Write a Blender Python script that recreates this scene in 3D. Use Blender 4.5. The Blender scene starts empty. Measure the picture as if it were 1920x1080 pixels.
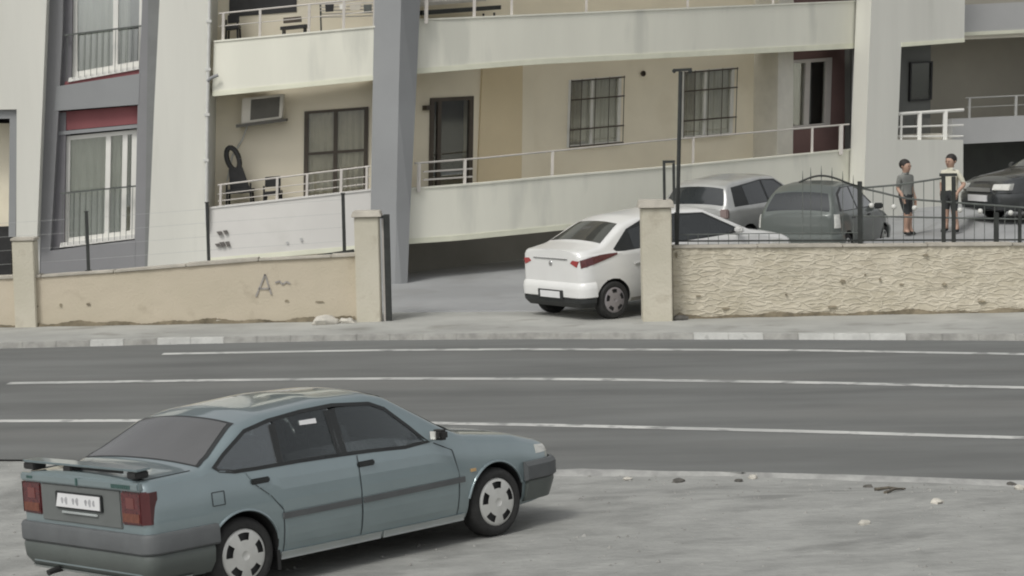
import bpy, bmesh, math, random
import numpy as np
from mathutils import Matrix, Vector
R = math.radians
random.seed(7)
rng = np.random.default_rng(7)
scene = bpy.context.scene
col = scene.collection

# ------------------------------------------------------------------ camera
CAM_H, PITCH, ROLL, FOC = 3.70, .088, -.02, 4000.0     # height, radians, radians, pixels at 1920 wide
_cp, _sp = math.cos(PITCH), math.sin(PITCH)
_f = np.array([0, _cp, -_sp]); _r0 = np.array([1., 0, 0]); _u0 = np.array([0, _sp, _cp])
_c, _s = math.cos(ROLL), math.sin(ROLL)
_r = _c*_r0 + _s*_u0; _u = -_s*_r0 + _c*_u0
cd = bpy.data.cameras.new('camera'); cam = bpy.data.objects.new('camera', cd); col.objects.link(cam)
cam.matrix_world = Matrix([[_r[0], _u[0], -_f[0], 0], [_r[1], _u[1], -_f[1], 0], [_r[2], _u[2], -_f[2], CAM_H], [0, 0, 0, 1]])
cd.sensor_width = 36; cd.lens = 36*FOC/1920; cd.clip_end = 3000; cd.clip_start = .1
scene.camera = cam
scene.render.engine = 'CYCLES'; scene.cycles.filter_width = 2.0          # a soft, small-sensor picture
# ------------------------------------------------------------------ sky, sun, exposure (bright overcast)
w = bpy.data.worlds.new('World'); scene.world = w; w.use_nodes = True
nt = w.node_tree; bg = nt.nodes['Background']
sky = nt.nodes.new('ShaderNodeTexSky'); sky.sky_type = 'NISHITA'; sky.sun_disc = False
SUN_EL, SUN_AZ = R(52), R(215)          # azimuth clockwise from +Y: behind and left of the camera
sky.sun_elevation = SUN_EL; sky.sun_rotation = SUN_AZ; sky.dust_density = 3.0; sky.air_density = 1.0; sky.ozone_density = .6
hs = nt.nodes.new('ShaderNodeHueSaturation'); hs.inputs['Saturation'].default_value = .10
nt.links.new(sky.outputs[0], hs.inputs['Color']); nt.links.new(hs.outputs[0], bg.inputs[0]); bg.inputs[1].default_value = .13
sd = bpy.data.lights.new('sun', 'SUN'); sd.energy = 1.35; sd.angle = R(16); sd.color = (1, .975, .92)
so = bpy.data.objects.new('sun', sd); col.objects.link(so)
_d = Vector((math.sin(SUN_AZ)*math.cos(SUN_EL), math.cos(SUN_AZ)*math.cos(SUN_EL), math.sin(SUN_EL)))
so.rotation_euler = (-_d).to_track_quat('-Z', 'Y').to_euler(); so.location = _d*60
scene.view_settings.view_transform = 'Standard'; scene.view_settings.look = 'None'
scene.view_settings.exposure = 0.0; scene.view_settings.gamma = 1

# ------------------------------------------------------------------ pixel rays (directions only; distance comes from planes and ground)
OC = np.array([0, 0, CAM_H])
def ray(x, y): return _f + (x-960)/FOC*_r - (y-540)/FOC*_u
def hit(x, y, p0, n):
    d = ray(x, y); return OC + d*(np.dot(np.array(p0)-OC, n)/np.dot(d, n))
def gp(x, y, z=0.0): return hit(x, y, (0, 0, z), np.array([0, 0, 1.]))
class Plane:
    def __init__(s, p, yaw):
        s.p = np.array(p, float); s.A = np.array([math.cos(yaw), math.sin(yaw), 0]); s.n = np.array([math.sin(yaw), -math.cos(yaw), 0])
    def back(s, d): q = Plane(s.p, 0); q.A, q.n = s.A, s.n; q.p = s.p - s.n*d; return q
    def __call__(s, x, y, off=0.0): return hit(x, y, s.p, s.n) + s.n*off

# ------------------------------------------------------------------ materials
MATS = {}
def mat(name, c, rough=.7, metal=0, var=.08, scale=3.0, bump=0, bscale=60, coat=0, c2=None, stretch=None, spec=.5, dirt=None, detail=5):
    if name in MATS: return MATS[name]
    m = bpy.data.materials.new(name); m.use_nodes = True; N = m.node_tree.nodes; L = m.node_tree.links
    b = N['Principled BSDF']; b.inputs['Roughness'].default_value = rough; b.inputs['Metallic'].default_value = metal
    b.inputs['Coat Weight'].default_value = coat; b.inputs['Coat Roughness'].default_value = .05; b.inputs['Specular IOR Level'].default_value = spec
    tc = N.new('ShaderNodeTexCoord'); mp = N.new('ShaderNodeMapping'); L.new(tc.outputs['Object'], mp.inputs[0])
    if stretch: mp.inputs['Scale'].default_value = stretch
    n = N.new('ShaderNodeTexNoise'); n.inputs['Scale'].default_value = scale; n.inputs['Detail'].default_value = detail; n.inputs['Roughness'].default_value = .6
    L.new(mp.outputs[0], n.inputs['Vector'])
    cr = N.new('ShaderNodeValToRGB'); L.new(n.outputs['Fac'], cr.inputs[0])
    c = np.array(c, float); d2 = np.array(c2, float) if c2 is not None else c*(1+var)
    d1 = c if c2 is not None else c*(1-var)
    cr.color_ramp.elements[0].position = .35; cr.color_ramp.elements[1].position = .65
    cr.color_ramp.elements[0].color = (*np.clip(d1, 0, 1), 1); cr.color_ramp.elements[1].color = (*np.clip(d2, 0, 1), 1)
    out = cr.outputs[0]
    if dirt:                                            # blotches of dirt with their own shape: (colour, scale, threshold, amount)
        dc, ds, th, am = dirt
        n3 = N.new('ShaderNodeTexNoise'); n3.inputs['Scale'].default_value = ds; n3.inputs['Detail'].default_value = 6; L.new(mp.outputs[0], n3.inputs['Vector'])
        r3 = N.new('ShaderNodeMapRange'); r3.inputs[1].default_value = th; r3.inputs[2].default_value = th+.12; r3.inputs[4].default_value = am; L.new(n3.outputs['Fac'], r3.inputs[0])
        mx = N.new('ShaderNodeMix'); mx.data_type = 'RGBA'; L.new(r3.outputs[0], mx.inputs['Factor']); L.new(out, mx.inputs['A']); mx.inputs['B'].default_value = (*dc, 1)
        out = mx.outputs['Result']
    L.new(out, b.inputs['Base Color'])
    if bump:
        n2 = N.new('ShaderNodeTexNoise'); n2.inputs['Scale'].default_value = bscale; n2.inputs['Detail'].default_value = 4; L.new(mp.outputs[0], n2.inputs['Vector'])
        bp = N.new('ShaderNodeBump'); bp.inputs['Strength'].default_value = bump; bp.inputs['Distance'].default_value = .02
        L.new(n2.outputs['Fac'], bp.inputs['Height']); L.new(bp.outputs[0], b.inputs['Normal'])
    MATS[name] = m; return m
def glass(name, tint=(.5, .53, .52), refl=.25, rough=.04):
    if name in MATS: return MATS[name]
    m = bpy.data.materials.new(name); m.use_nodes = True; N = m.node_tree.nodes; L = m.node_tree.links
    N.remove(N['Principled BSDF'])
    t = N.new('ShaderNodeBsdfTransparent'); t.inputs[0].default_value = (*tint, 1)
    g = N.new('ShaderNodeBsdfGlossy'); g.inputs['Roughness'].default_value = rough; g.inputs[0].default_value = (.9, .92, .92, 1)
    lw = N.new('ShaderNodeLayerWeight'); lw.inputs[0].default_value = .3
    ma = N.new('ShaderNodeMath'); ma.operation = 'MULTIPLY_ADD'; ma.inputs[1].default_value = .6; ma.inputs[2].default_value = refl*.5
    L.new(lw.outputs['Fresnel'], ma.inputs[0])
    mx = N.new('ShaderNodeMixShader'); L.new(ma.outputs[0], mx.inputs[0]); L.new(t.outputs[0], mx.inputs[1]); L.new(g.outputs[0], mx.inputs[2])
    L.new(mx.outputs[0], N['Material Output'].inputs[0]); MATS[name] = m; return m

asphalt = mat('asphalt', (.140, .144, .138), .92, var=.2, scale=.55, bump=.25, bscale=90, stretch=(.35, 1.6, 1), dirt=((.17, .17, .16), .35, .55, .5))
gravel = mat('gravel_dust', (.24, .243, .229), .97, scale=1.8, c2=(.335, .337, .318), bump=1.0, bscale=11, stretch=(.85, 1.3, 1), detail=9, dirt=((.17, .172, .162), 1.3, .56, .7))
pave = mat('pavement_concrete', (.36, .36, .335), .93, var=.16, scale=.7, bump=.3, bscale=20, dirt=((.2, .195, .17), 1.1, .57, .6))
yardm = mat('yard_concrete', (.30, .305, .305), .93, var=.1, scale=.5, bump=.15, bscale=25, dirt=((.22, .22, .21), .7, .56, .5))
linem = mat('road_paint', (.38, .385, .37), .8, scale=.9, c2=(.58, .58, .55), dirt=((.21, .212, .205), 3.1, .53, .85))
kerbm = mat('kerb_concrete', (.34, .335, .31), .93, var=.2, scale=4, bump=.3, bscale=40)
kerbw = mat('kerb_white_paint', (.53, .53, .50), .8, scale=5, var=.1, dirt=((.3, .3, .28), 7, .6, .7))
earth = mat('ground_earth', (.24, .235, .2), .97, scale=.3, var=.15)
stucco = mat('wall_plaster', (.43, .385, .29), .95, scale=4.5, c2=(.60, .55, .44), bump=1.0, bscale=22, dirt=((.40, .345, .26), 1.6, .57, .6))
def trowel(name, c1, c2):                      # plaster combed in slanting strokes
    m = mat(name, c1, .95, scale=2.2, c2=c2, bump=.5, bscale=30, dirt=((.40, .35, .265), 1.5, .585, .5)); N = m.node_tree.nodes; L = m.node_tree.links; b = N['Principled BSDF']
    tc = N.new('ShaderNodeTexCoord'); v = N.new('ShaderNodeTexVoronoi'); v.feature = 'DISTANCE_TO_EDGE'; v.inputs['Scale'].default_value = 9
    mp = N.new('ShaderNodeMapping'); mp.inputs['Rotation'].default_value = (0, R(38), 0); mp.inputs['Scale'].default_value = (.5, 1, 1.7)
    nz = N.new('ShaderNodeTexNoise'); nz.inputs['Scale'].default_value = 5; mxv = N.new('ShaderNodeMix'); mxv.data_type = 'RGBA'; mxv.inputs['Factor'].default_value = .22
    L.new(tc.outputs['Object'], mp.inputs[0]); L.new(mp.outputs[0], nz.inputs['Vector']); L.new(mp.outputs[0], mxv.inputs['A']); L.new(nz.outputs['Color'], mxv.inputs['B']); L.new(mxv.outputs['Result'], v.inputs['Vector'])
    mr = N.new('ShaderNodeMapRange'); mr.inputs[1].default_value = .0; mr.inputs[2].default_value = .16; mr.inputs[3].default_value = 1; mr.inputs[4].default_value = 0; L.new(v.outputs[0], mr.inputs[0])
    bp = N.new('ShaderNodeBump'); bp.inputs['Strength'].default_value = .8; bp.inputs['Distance'].default_value = .013; L.new(mr.outputs[0], bp.inputs['Height'])
    old = b.inputs['Normal'].links[0].from_socket; L.new(old, bp.inputs['Normal']); L.new(bp.outputs[0], b.inputs['Normal'])
    ml = N.new('ShaderNodeMath'); ml.operation = 'MULTIPLY'; ml.inputs[1].default_value = .45; L.new(mr.outputs[0], ml.inputs[0])
    mc = N.new('ShaderNodeMix'); mc.data_type = 'RGBA'; src = b.inputs['Base Color'].links[0].from_socket; L.new(ml.outputs[0], mc.inputs['Factor']); L.new(src, mc.inputs['A']); mc.inputs['B'].default_value = (.68, .63, .52, 1); L.new(mc.outputs['Result'], b.inputs['Base Color'])
    return m
stucco = trowel('wall_plaster_combed', (.50, .455, .35), (.60, .55, .44))
stucco_l = mat('wall_plaster_smooth', (.515, .46, .355), .95, scale=.8, c2=(.555, .49, .385), bump=.35, bscale=26, dirt=((.36, .31, .23), 2.2, .61, .6))
coping = mat('coping_cement', (.46, .43, .37), .92, scale=3, var=.15, bump=.3, bscale=30)
stain = mat('wall_stain', (.27, .235, .17), .95, scale=9, var=.3)
white = mat('white_render', (.665, .66, .60), .85, scale=.5, var=.05, bump=.05, bscale=30, stretch=(1.8, 1.8, .22), dirt=((.55, .55, .495), .9, .57, .6))
white_b = mat('balcony_white', (.79, .782, .68), .8, scale=.5, var=.05, stretch=(1.6, 1.6, .35), dirt=((.58, .58, .51), .9, .57, .6))
edge_c = mat('balcony_drip_edge', (.74, .74, .60), .8, scale=2, var=.06)
grey_d = mat('grey_render', (.235, .235, .24), .88, scale=.5, var=.07, bump=.05, bscale=30)
grey_c = mat('column_grey', (.275, .282, .285), .88, scale=.5, var=.06)
grey_p = mat('parapet_grey', (.46, .46, .45), .85, scale=.6, var=.05)
beige = mat('beige_render', (.85, .785, .63), .9, scale=.5, var=.05, dirt=((.72, .65, .5), .7, .58, .5))
beige_y = mat('ochre_render', (.74, .63, .43), .9, scale=.5, var=.05)
red = mat('red_panel', (.25, .085, .09), .75, scale=1, var=.12)
maroon = mat('maroon_render', (.20, .125, .115), .85, scale=1, var=.1)
soff = mat('soffit_render', (.80, .76, .66), .9, scale=.7, var=.06)
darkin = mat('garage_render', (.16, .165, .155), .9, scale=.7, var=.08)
pvc = mat('white_pvc', (.78, .77, .72), .45, scale=2, var=.03)
railm = mat('railing_white', (.55, .52, .48), .5, scale=4, var=.06)
brownf = mat('brown_frame', (.075, .06, .045), .55, scale=3, var=.15)
iron = mat('black_iron', (.03, .033, .03), .6, scale=6, var=.25)
iron_g = mat('grey_iron', (.11, .12, .11), .6, scale=6, var=.2)
curtain = mat('curtain_cloth', (.80, .79, .74), .95, scale=3, var=.05)
curtain_d = mat('dark_curtain_cloth', (.56, .53, .46), .95, scale=3, var=.1)
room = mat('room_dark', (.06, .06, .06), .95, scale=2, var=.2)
pane_m = glass('window_glass', (.92, .94, .92), .5)
pane_d = glass('window_glass_dim', (.95, .95, .92), .2)
pipe_m = mat('pipe_grey', (.60, .60, .57), .5, scale=5, var=.06)
blackp = mat('black_plastic', (.02, .02, .02), .5, scale=5, var=.3)
ac_m = mat('air_conditioner_white', (.66, .63, .55), .55, scale=3, var=.06)
ac_s = mat('air_conditioner_dark', (.12, .115, .1), .7, scale=3, var=.1)

# ------------------------------------------------------------------ mesh helpers
class MB:
    def __init__(s): s.v = []; s.f = []; s.m = []
    def add(s, v, f, m=0):
        o = len(s.v); s.v += [tuple(map(float, p)) for p in v]; s.f += [tuple(i+o for i in q) for q in f]; s.m += [m]*len(f); return s
    def box(s, x0, x1, y0, y1, z0, z1, m=0):
        return s.hexa([(x0, y0, z0), (x1, y0, z0), (x1, y0, z1), (x0, y0, z1)], [(x0, y1, z0), (x1, y1, z0), (x1, y1, z1), (x0, y1, z1)], m)
    def hexa(s, a, b, m=0): return s.prism(a, b, m)
    def prism(s, a, b, m=0):                      # two polygons with the same number of points
        n = len(a); f = [tuple(range(n)), tuple(range(2*n-1, n-1, -1))]
        f += [(i, i+n, (i+1) % n+n, (i+1) % n) for i in range(n)]
        return s.add(list(a)+list(b), f, m)
    def tube(s, pts, r, n=8, m=0, r2=None):
        pts = [np.array(p, float) for p in pts]; k = len(pts); V = []; F = []
        t = pts[1]-pts[0]; t /= np.linalg.norm(t); a = np.cross(t, (0, 0, 1.)); 
        if np.linalg.norm(a) < .1: a = np.cross(t, (0, 1., 0))
        a /= np.linalg.norm(a)
        for i, p in enumerate(pts):
            t = pts[min(i+1, k-1)]-pts[max(i-1, 0)]; t = t/np.linalg.norm(t)
            a = a - t*np.dot(a, t); a /= np.linalg.norm(a); b = np.cross(t, a)
            rr = r if r2 is None else r+(r2-r)*i/(k-1)
            for j in range(n):
                an = 2*math.pi*(j+.5)/n; V.append(p+rr*(a*math.cos(an)+b*math.sin(an)))
        for i in range(k-1):
            for j in range(n): F.append((i*n+j, i*n+(j+1) % n, (i+1)*n+(j+1) % n, (i+1)*n+j))
        F.append(tuple(range(n-1, -1, -1))); F.append(tuple(range((k-1)*n, k*n)))
        return s.add(V, F, m)
    def bar(s, p, q, wd, m=0): return s.tube([p, q], wd*.707, 4, m)
    def lathe(s, prof, n=32, m=0, axis='y', c=(0, 0, 0)):   # prof: (radius, height along axis)
        V = []; F = []; k = len(prof)
        for (r, h) in prof:
            for j in range(n):
                a = 2*math.pi*j/n; p = (r*math.cos(a), h, r*math.sin(a)) if axis == 'y' else (r*math.cos(a), r*math.sin(a), h)
                V.append((p[0]+c[0], p[1]+c[1], p[2]+c[2]))
        for i in range(k-1):
            for j in range(n): F.append((i*n+j, i*n+(j+1) % n, (i+1)*n+(j+1) % n, (i+1)*n+j))
        return s.add(V, F, m)
    def grid(s, fn, nu, nv, m=0):
        V = [fn(i/nu, j/nv) for i in range(nu+1) for j in range(nv+1)]
        F = [(i*(nv+1)+j, (i+1)*(nv+1)+j, (i+1)*(nv+1)+j+1, i*(nv+1)+j+1) for i in range(nu) for j in range(nv)]
        return s.add(V, F, m)
    def ball(s, c, r, n=8, m=0, sc=(1, 1, 1)):
        V = []; F = []; k = n//2
        for i in range(k+1):
            th = math.pi*i/k
            for j in range(n): V.append((c[0]+r*sc[0]*math.sin(th)*math.cos(2*math.pi*j/n), c[1]+r*sc[1]*math.sin(th)*math.sin(2*math.pi*j/n), c[2]+r*sc[2]*math.cos(th)))
        for i in range(k):
            for j in range(n): F.append((i*n+j, (i+1)*n+j, (i+1)*n+(j+1) % n, i*n+(j+1) % n))
        return s.add(V, F, m)
    def build(s, name, mats, parent=None, smooth=None, fix=True, bevel=0):
        me = bpy.data.meshes.new(name); me.from_pydata(s.v, [], s.f); 
        if not isinstance(mats, (list, tuple)): mats = [mats]
        for mm in mats: me.materials.append(mm)
        me.polygons.foreach_set('material_index', s.m); me.update()
        if fix or bevel:
            bm = bmesh.new(); bm.from_mesh(me); bmesh.ops.remove_doubles(bm, verts=bm.verts, dist=1e-5)
            bmesh.ops.recalc_face_normals(bm, faces=bm.faces)
            if bevel: bmesh.ops.bevel(bm, geom=[e for e in bm.edges if len(e.link_faces) == 2 and e.calc_face_angle(0) > .5], offset=bevel, segments=2, affect='EDGES', clamp_overlap=True)
            bm.to_mesh(me); bm.free()
        if smooth is not None:
            me.shade_smooth(); me.set_sharp_from_angle(angle=R(smooth))
        o = bpy.data.objects.new(name, me); col.objects.link(o)
        if parent is not None: o.parent = parent
        return o
def tag(o, label=None, cat=None, group=None, kind=None):
    if label: o['label'] = label
    if cat: o['category'] = cat
    if group: o['group'] = group
    if kind: o['kind'] = kind
    return o
def thing(name, label, cat, loc=(0, 0, 0), group=None, mtx=None):
    o = bpy.data.objects.new(name, None); col.objects.link(o); o.empty_display_size = .2
    o.matrix_world = mtx if mtx is not None else Matrix.Translation(loc)
    return tag(o, label, cat, group)
def W(o): o.matrix_parent_inverse = o.parent.matrix_world.inverted(); return o   # mesh given in world coordinates under an Empty

def slab(mb, pl, quad, f, b, m=0):           # pixel polygon on a plane, from offset f (front) to b (back)
    a = [pl(x, y) + pl.n*f for x, y in quad]; c = [p - pl.n*(f-b) for p in a]
    return mb.prism(a, c, m)
def px_part(name, pl, quads, f, b, mats, parent, bevel=0):
    mb = MB()
    for q in quads: slab(mb, pl, q, f, b)
    return W(mb.build(name, mats, parent, bevel=bevel))
def sub(name, pl, quad, f, b, mats, part):    # sub-part of a part given in world coordinates
    o = slab(MB(), pl, quad, f, b).build(name, mats, part); o.matrix_parent_inverse = part.matrix_world.inverted(); return o
def lerp(a, b, t): return a+(b-a)*t
def poly(pts):                                # piecewise-linear pixel curve
    xs = [p[0] for p in pts]; ys = [p[1] for p in pts]; return lambda x: float(np.interp(x, xs, ys))
def smooth_poly(pts, sig=60):
    xs = np.linspace(pts[0][0], pts[-1][0], 600); ys = np.interp(xs, [p[0] for p in pts], [p[1] for p in pts])
    k = max(3, int(sig/(xs[1]-xs[0]))); ker = np.hanning(2*k+1); ker /= ker.sum()
    ys = np.convolve(np.pad(ys, k, mode='reflect', reflect_type='odd'), ker, 'valid')
    return lambda x: float(np.interp(x, xs, ys))

#=SETTING=
# ------------------------------------------------------------------ ground and road
def g_struct(o): return tag(o, kind='structure')
g_struct(MB().add([(-400, -300, -.7), (400, -300, -.7), (400, 900, -.7), (-400, 900, -.7)], [(0, 1, 2, 3)]).build('ground', earth))
def far_line(xy, ext=45):                      # pixel curve -> ground polyline, carried on straight beyond the frame
    P = [gp(x, y) for x, y in xy]
    a = P[0]-P[1]; a /= np.linalg.norm(a); b = P[-1]-P[-2]; b /= np.linalg.norm(b)
    return [P[0]+a*ext] + P + [P[-1]+b*ext]
def sample(fn, x0, x1, n): return [(x, fn(x)) for x in np.linspace(x0, x1, n)]
edge_fn = smooth_poly([(-200, 862), (0, 861), (300, 866), (700, 876), (1050, 884), (1350, 886), (1650, 894), (2150, 912)], 150)
kerb_fn = smooth_poly([(-200, 657), (0, 654), (350, 645), (700, 638), (1000, 636), (1500, 637), (2150, 640)], 150)
near = far_line(sample(edge_fn, -200, 2150, 40)); farl = far_line(sample(kerb_fn, -200, 2150, 40))
mb = MB()
n = len(near)
V = [(p[0], p[1], 0) for p in near]+[(p[0], p[1], 0) for p in farl]
mb.add(V, [(i, i+1, n+i+1, n+i) for i in range(n-1)])
g_struct(mb.build('road', asphalt))
def stripe(fn, x0, x1, wd, z, ext0=0, ext1=30):
    P = [gp(x, fn(x), 0) for x in np.linspace(x0, x1, 40)]
    if ext1: d = P[-1]-P[-2]; P.append(P[-1]+d/np.linalg.norm(d)*ext1)
    if ext0: d = P[0]-P[1]; P.insert(0, P[0]+d/np.linalg.norm(d)*ext0)
    V = []
    for i, p in enumerate(P):
        t = P[min(i+1, len(P)-1)]-P[max(0, i-1)]; t /= np.linalg.norm(t); q = np.array([-t[1], t[0], 0])
        V += [p+q*wd/2+(0, 0, z), p-q*wd/2+(0, 0, z)]
    return MB().add(V, [(2*i, 2*i+1, 2*i+3, 2*i+2) for i in range(len(P)-1)])
L3 = smooth_poly([(-150, 790), (0, 790), (500, 788), (1050, 798), (1500, 809), (2070, 826)], 200)
L2 = smooth_poly([(-50, 720), (350, 714), (700, 710), (1050, 711), (1500, 717), (2070, 731)], 200)
L1 = smooth_poly([(300, 664), (700, 657), (1000, 655), (1500, 657), (2070, 667)], 150)
for nm, args in (('lane_line', (L3, -150, 2060, .20, .004, 30)), ('lane_line', (L2, 15, 2060, .23, .004, 0)), ('edge_line', (L1, 305, 2060, .22, .004, 0))):
    g_struct(stripe(*args).build(nm, linem))
# gravel lot, sloping gently down to the left as the parked car does
CAR_YAW, CAR_ROLL, CAR_PITCH, CAR_AT = .772, -.058, -.007, np.array([-2.60, 16.39, 0])
CARM = Matrix.Translation(CAR_AT) @ Matrix.Rotation(CAR_YAW, 4, 'Z') @ Matrix.Rotation(CAR_PITCH, 4, 'Y') @ Matrix.Rotation(CAR_ROLL, 4, 'X')
_nz = np.array(CARM.to_3x3() @ Vector((0, 0, 1)))
nx_, ny_ = np.array([p[0] for p in near]), np.array([p[1] for p in near])
def lot_z(x, y):
    e = float(np.interp(x, nx_, ny_)) - y
    t = min(1, max(0, e/2.2)); t = t*t*(3-2*t)
    d = np.array([x, y])-CAR_AT[:2]; pl = -(np.dot(_nz[:2], d))/_nz[2]
    pl = max(-.45, min(.45, pl))
    return pl*t + (-.03 if e > .02 else -.02)*(1-t)
def lot_bump(x, y):
    return .012*math.sin(1.7*x+.9*y+1)*math.sin(.8*x-1.3*y)+.008*math.sin(4.1*x+2.2*y)*math.sin(3.3*y-1.9*x+2)
mb = MB(); xs = np.concatenate([np.linspace(-45, -7, 30), np.linspace(-6.8, 8, 120), np.linspace(8.3, 45, 30)]); m_ = 70
V = []
for x in xs:
    e = float(np.interp(x, nx_, ny_))+.12
    for j in range(m_+1):
        t = (j/m_)**1.6; y = e - t*(e+6); r = 1 if e-y > .6 else (e-y)/.6
        cd_ = math.hypot(x-CAR_AT[0]-.9, y-CAR_AT[1]-.9); k = min(1, max(.15, (cd_-2.2)/1.5))
        V.append((x, y, lot_z(x, y)+lot_bump(x, y)*r*k))
mb.add(V, [(i*(m_+1)+j, (i+1)*(m_+1)+j, (i+1)*(m_+1)+j+1, i*(m_+1)+j+1) for i in range(len(xs)-1) for j in range(m_)])
g_struct(mb.build('gravel_lot', gravel, smooth=60))
# dusty strip along the road edge
mb = MB(); V = []; xs2 = np.linspace(-25, 25, 260)
for i, x in enumerate(xs2):
    e = float(np.interp(x, nx_, ny_)); a = .02+.08*math.sin(x*2.1)*math.sin(x*.7+1)+.07*rng.random(); b = .07+.05*math.sin(x*1.3+2)+.05*rng.random()
    V += [(x, e+a, .003), (x, e, .012), (x, e-b, lot_z(x, e-b)+lot_bump(x, e-b)*min(1, b/.6)-.012)]
gap = [math.sin(i*.23)+math.sin(i*.091+1)+.8*math.sin(i*.57+2) > -.35 for i in range(len(xs2))]
mb.add(V, [(3*i+k, 3*i+3+k, 3*i+4+k, 3*i+1+k) for i in range(len(xs2)-1) for k in (0, 1) if gap[i]])
dustm = mat('road_edge_dust', (.25, .25, .24), .97, scale=3.5, c2=(.40, .40, .38), bump=.4, bscale=25)
tag(mb.build('roadside_dust', dustm, smooth=50), kind='structure')

# pavement and kerb stones
wallbase = far_line([(-200, 616), (0, 613), (400, 606), (700, 600), (960, 598), (1235, 598), (1600, 590), (2150, 580)])
kx, ky = np.array([p[0] for p in farl]), np.array([p[1] for p in farl])
wx, wy = np.array([p[0] for p in wallbase]), np.array([p[1] for p in wallbase])
PAVE_Z = .09
mb = MB(); V = []; xs3 = np.concatenate([np.linspace(-50, -10, 20), np.linspace(-9.5, 12, 110), np.linspace(12.5, 50, 20)])
def ss(a, b, v): t = min(1, max(0, (v-a)/(b-a))); return t*t*(3-2*t)
def yard_z(x, y):                              # the yard climbs away from the street and steps up to the right
    e = .26*ss(3.7, 4.4, x)*ss(38.2, 39.0, y) + .42*ss(6.3, 6.8, x-.9*(y-40)) + .16*ss(8.72, 9.05, x)
    return PAVE_Z + .045*max(0, y-36.0) + e*ss(36.6, 38, y)
for x in xs3:
    a = float(np.interp(x, kx, ky))+.13; b = float(np.interp(x, wx, wy))+.4
    V += [(x, a, PAVE_Z-.004), (x, b, PAVE_Z-.004)]
mb.add(V, [(2*i, 2*i+2, 2*i+3, 2*i+1) for i in range(len(xs3)-1)])
pav = g_struct(mb.build('pavement', pave))
mb = MB(); V = []
for x in xs3:
    b = float(np.interp(x, wx, wy))+.4
    ys_ = [b-.02]+list(np.linspace(b+.04, 46, 40))+[50, 60, 70]; k_ = len(ys_)
    for i_, y in enumerate(ys_): V.append((x, y, PAVE_Z-.03 if i_ == 0 else yard_z(x, y)-.004))
mb.add(V, [(k_*i+k, k_*i+k_+k, k_*i+k_+1+k, k_*i+1+k) for i in range(len(xs3)-1) for k in range(k_-1)])
g_struct(mb.build('yard', yardm, fix=True))
white_px = [(178, 237), (313, 382), (1308, 1345), (1375, 1412), (1518, 1600), (1600, 1690)]
x = -9.2; kz = []
while x < 9.6:
    x1 = x+.52; ya = float(np.interp(x+.01, kx, ky)); yb = float(np.interp(x1-.01, kx, ky))
    pxm = 960+FOC*((x+x1)/2)/((ya+yb)/2)
    wh = any(a-12 < pxm < b+12 for a, b in white_px)
    j = .006*rng.random()
    mbk = MB().prism([(x+.001, ya, -.02), (x1-.001, yb, -.02), (x1-.001, yb+.135, -.02), (x+.001, ya+.135, -.02)],
                     [(x+.001, ya+.02, PAVE_Z+j), (x1-.001, yb+.02, PAVE_Z+j), (x1-.001, yb+.135, PAVE_Z+j), (x+.001, ya+.135, PAVE_Z+j)])
    mbk.build('kerb_stone', kerbw if wh else kerbm, pav, bevel=.006); x = x1
mb = MB()
for a, b in ((-50, -9.2), (x, 50)):
    ya, yb = float(np.interp(a, kx, ky)), float(np.interp(b, kx, ky))
    mb.prism([(a, ya, -.02), (b, yb, -.02), (b, yb+.135, -.02), (a, ya+.135, -.02)], [(a, ya, PAVE_Z), (b, yb, PAVE_Z), (b, yb+.135, PAVE_Z), (a, ya+.135, PAVE_Z)])
tag(mb.build('kerb_beyond', kerbm, pav), kind='stuff')

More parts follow.
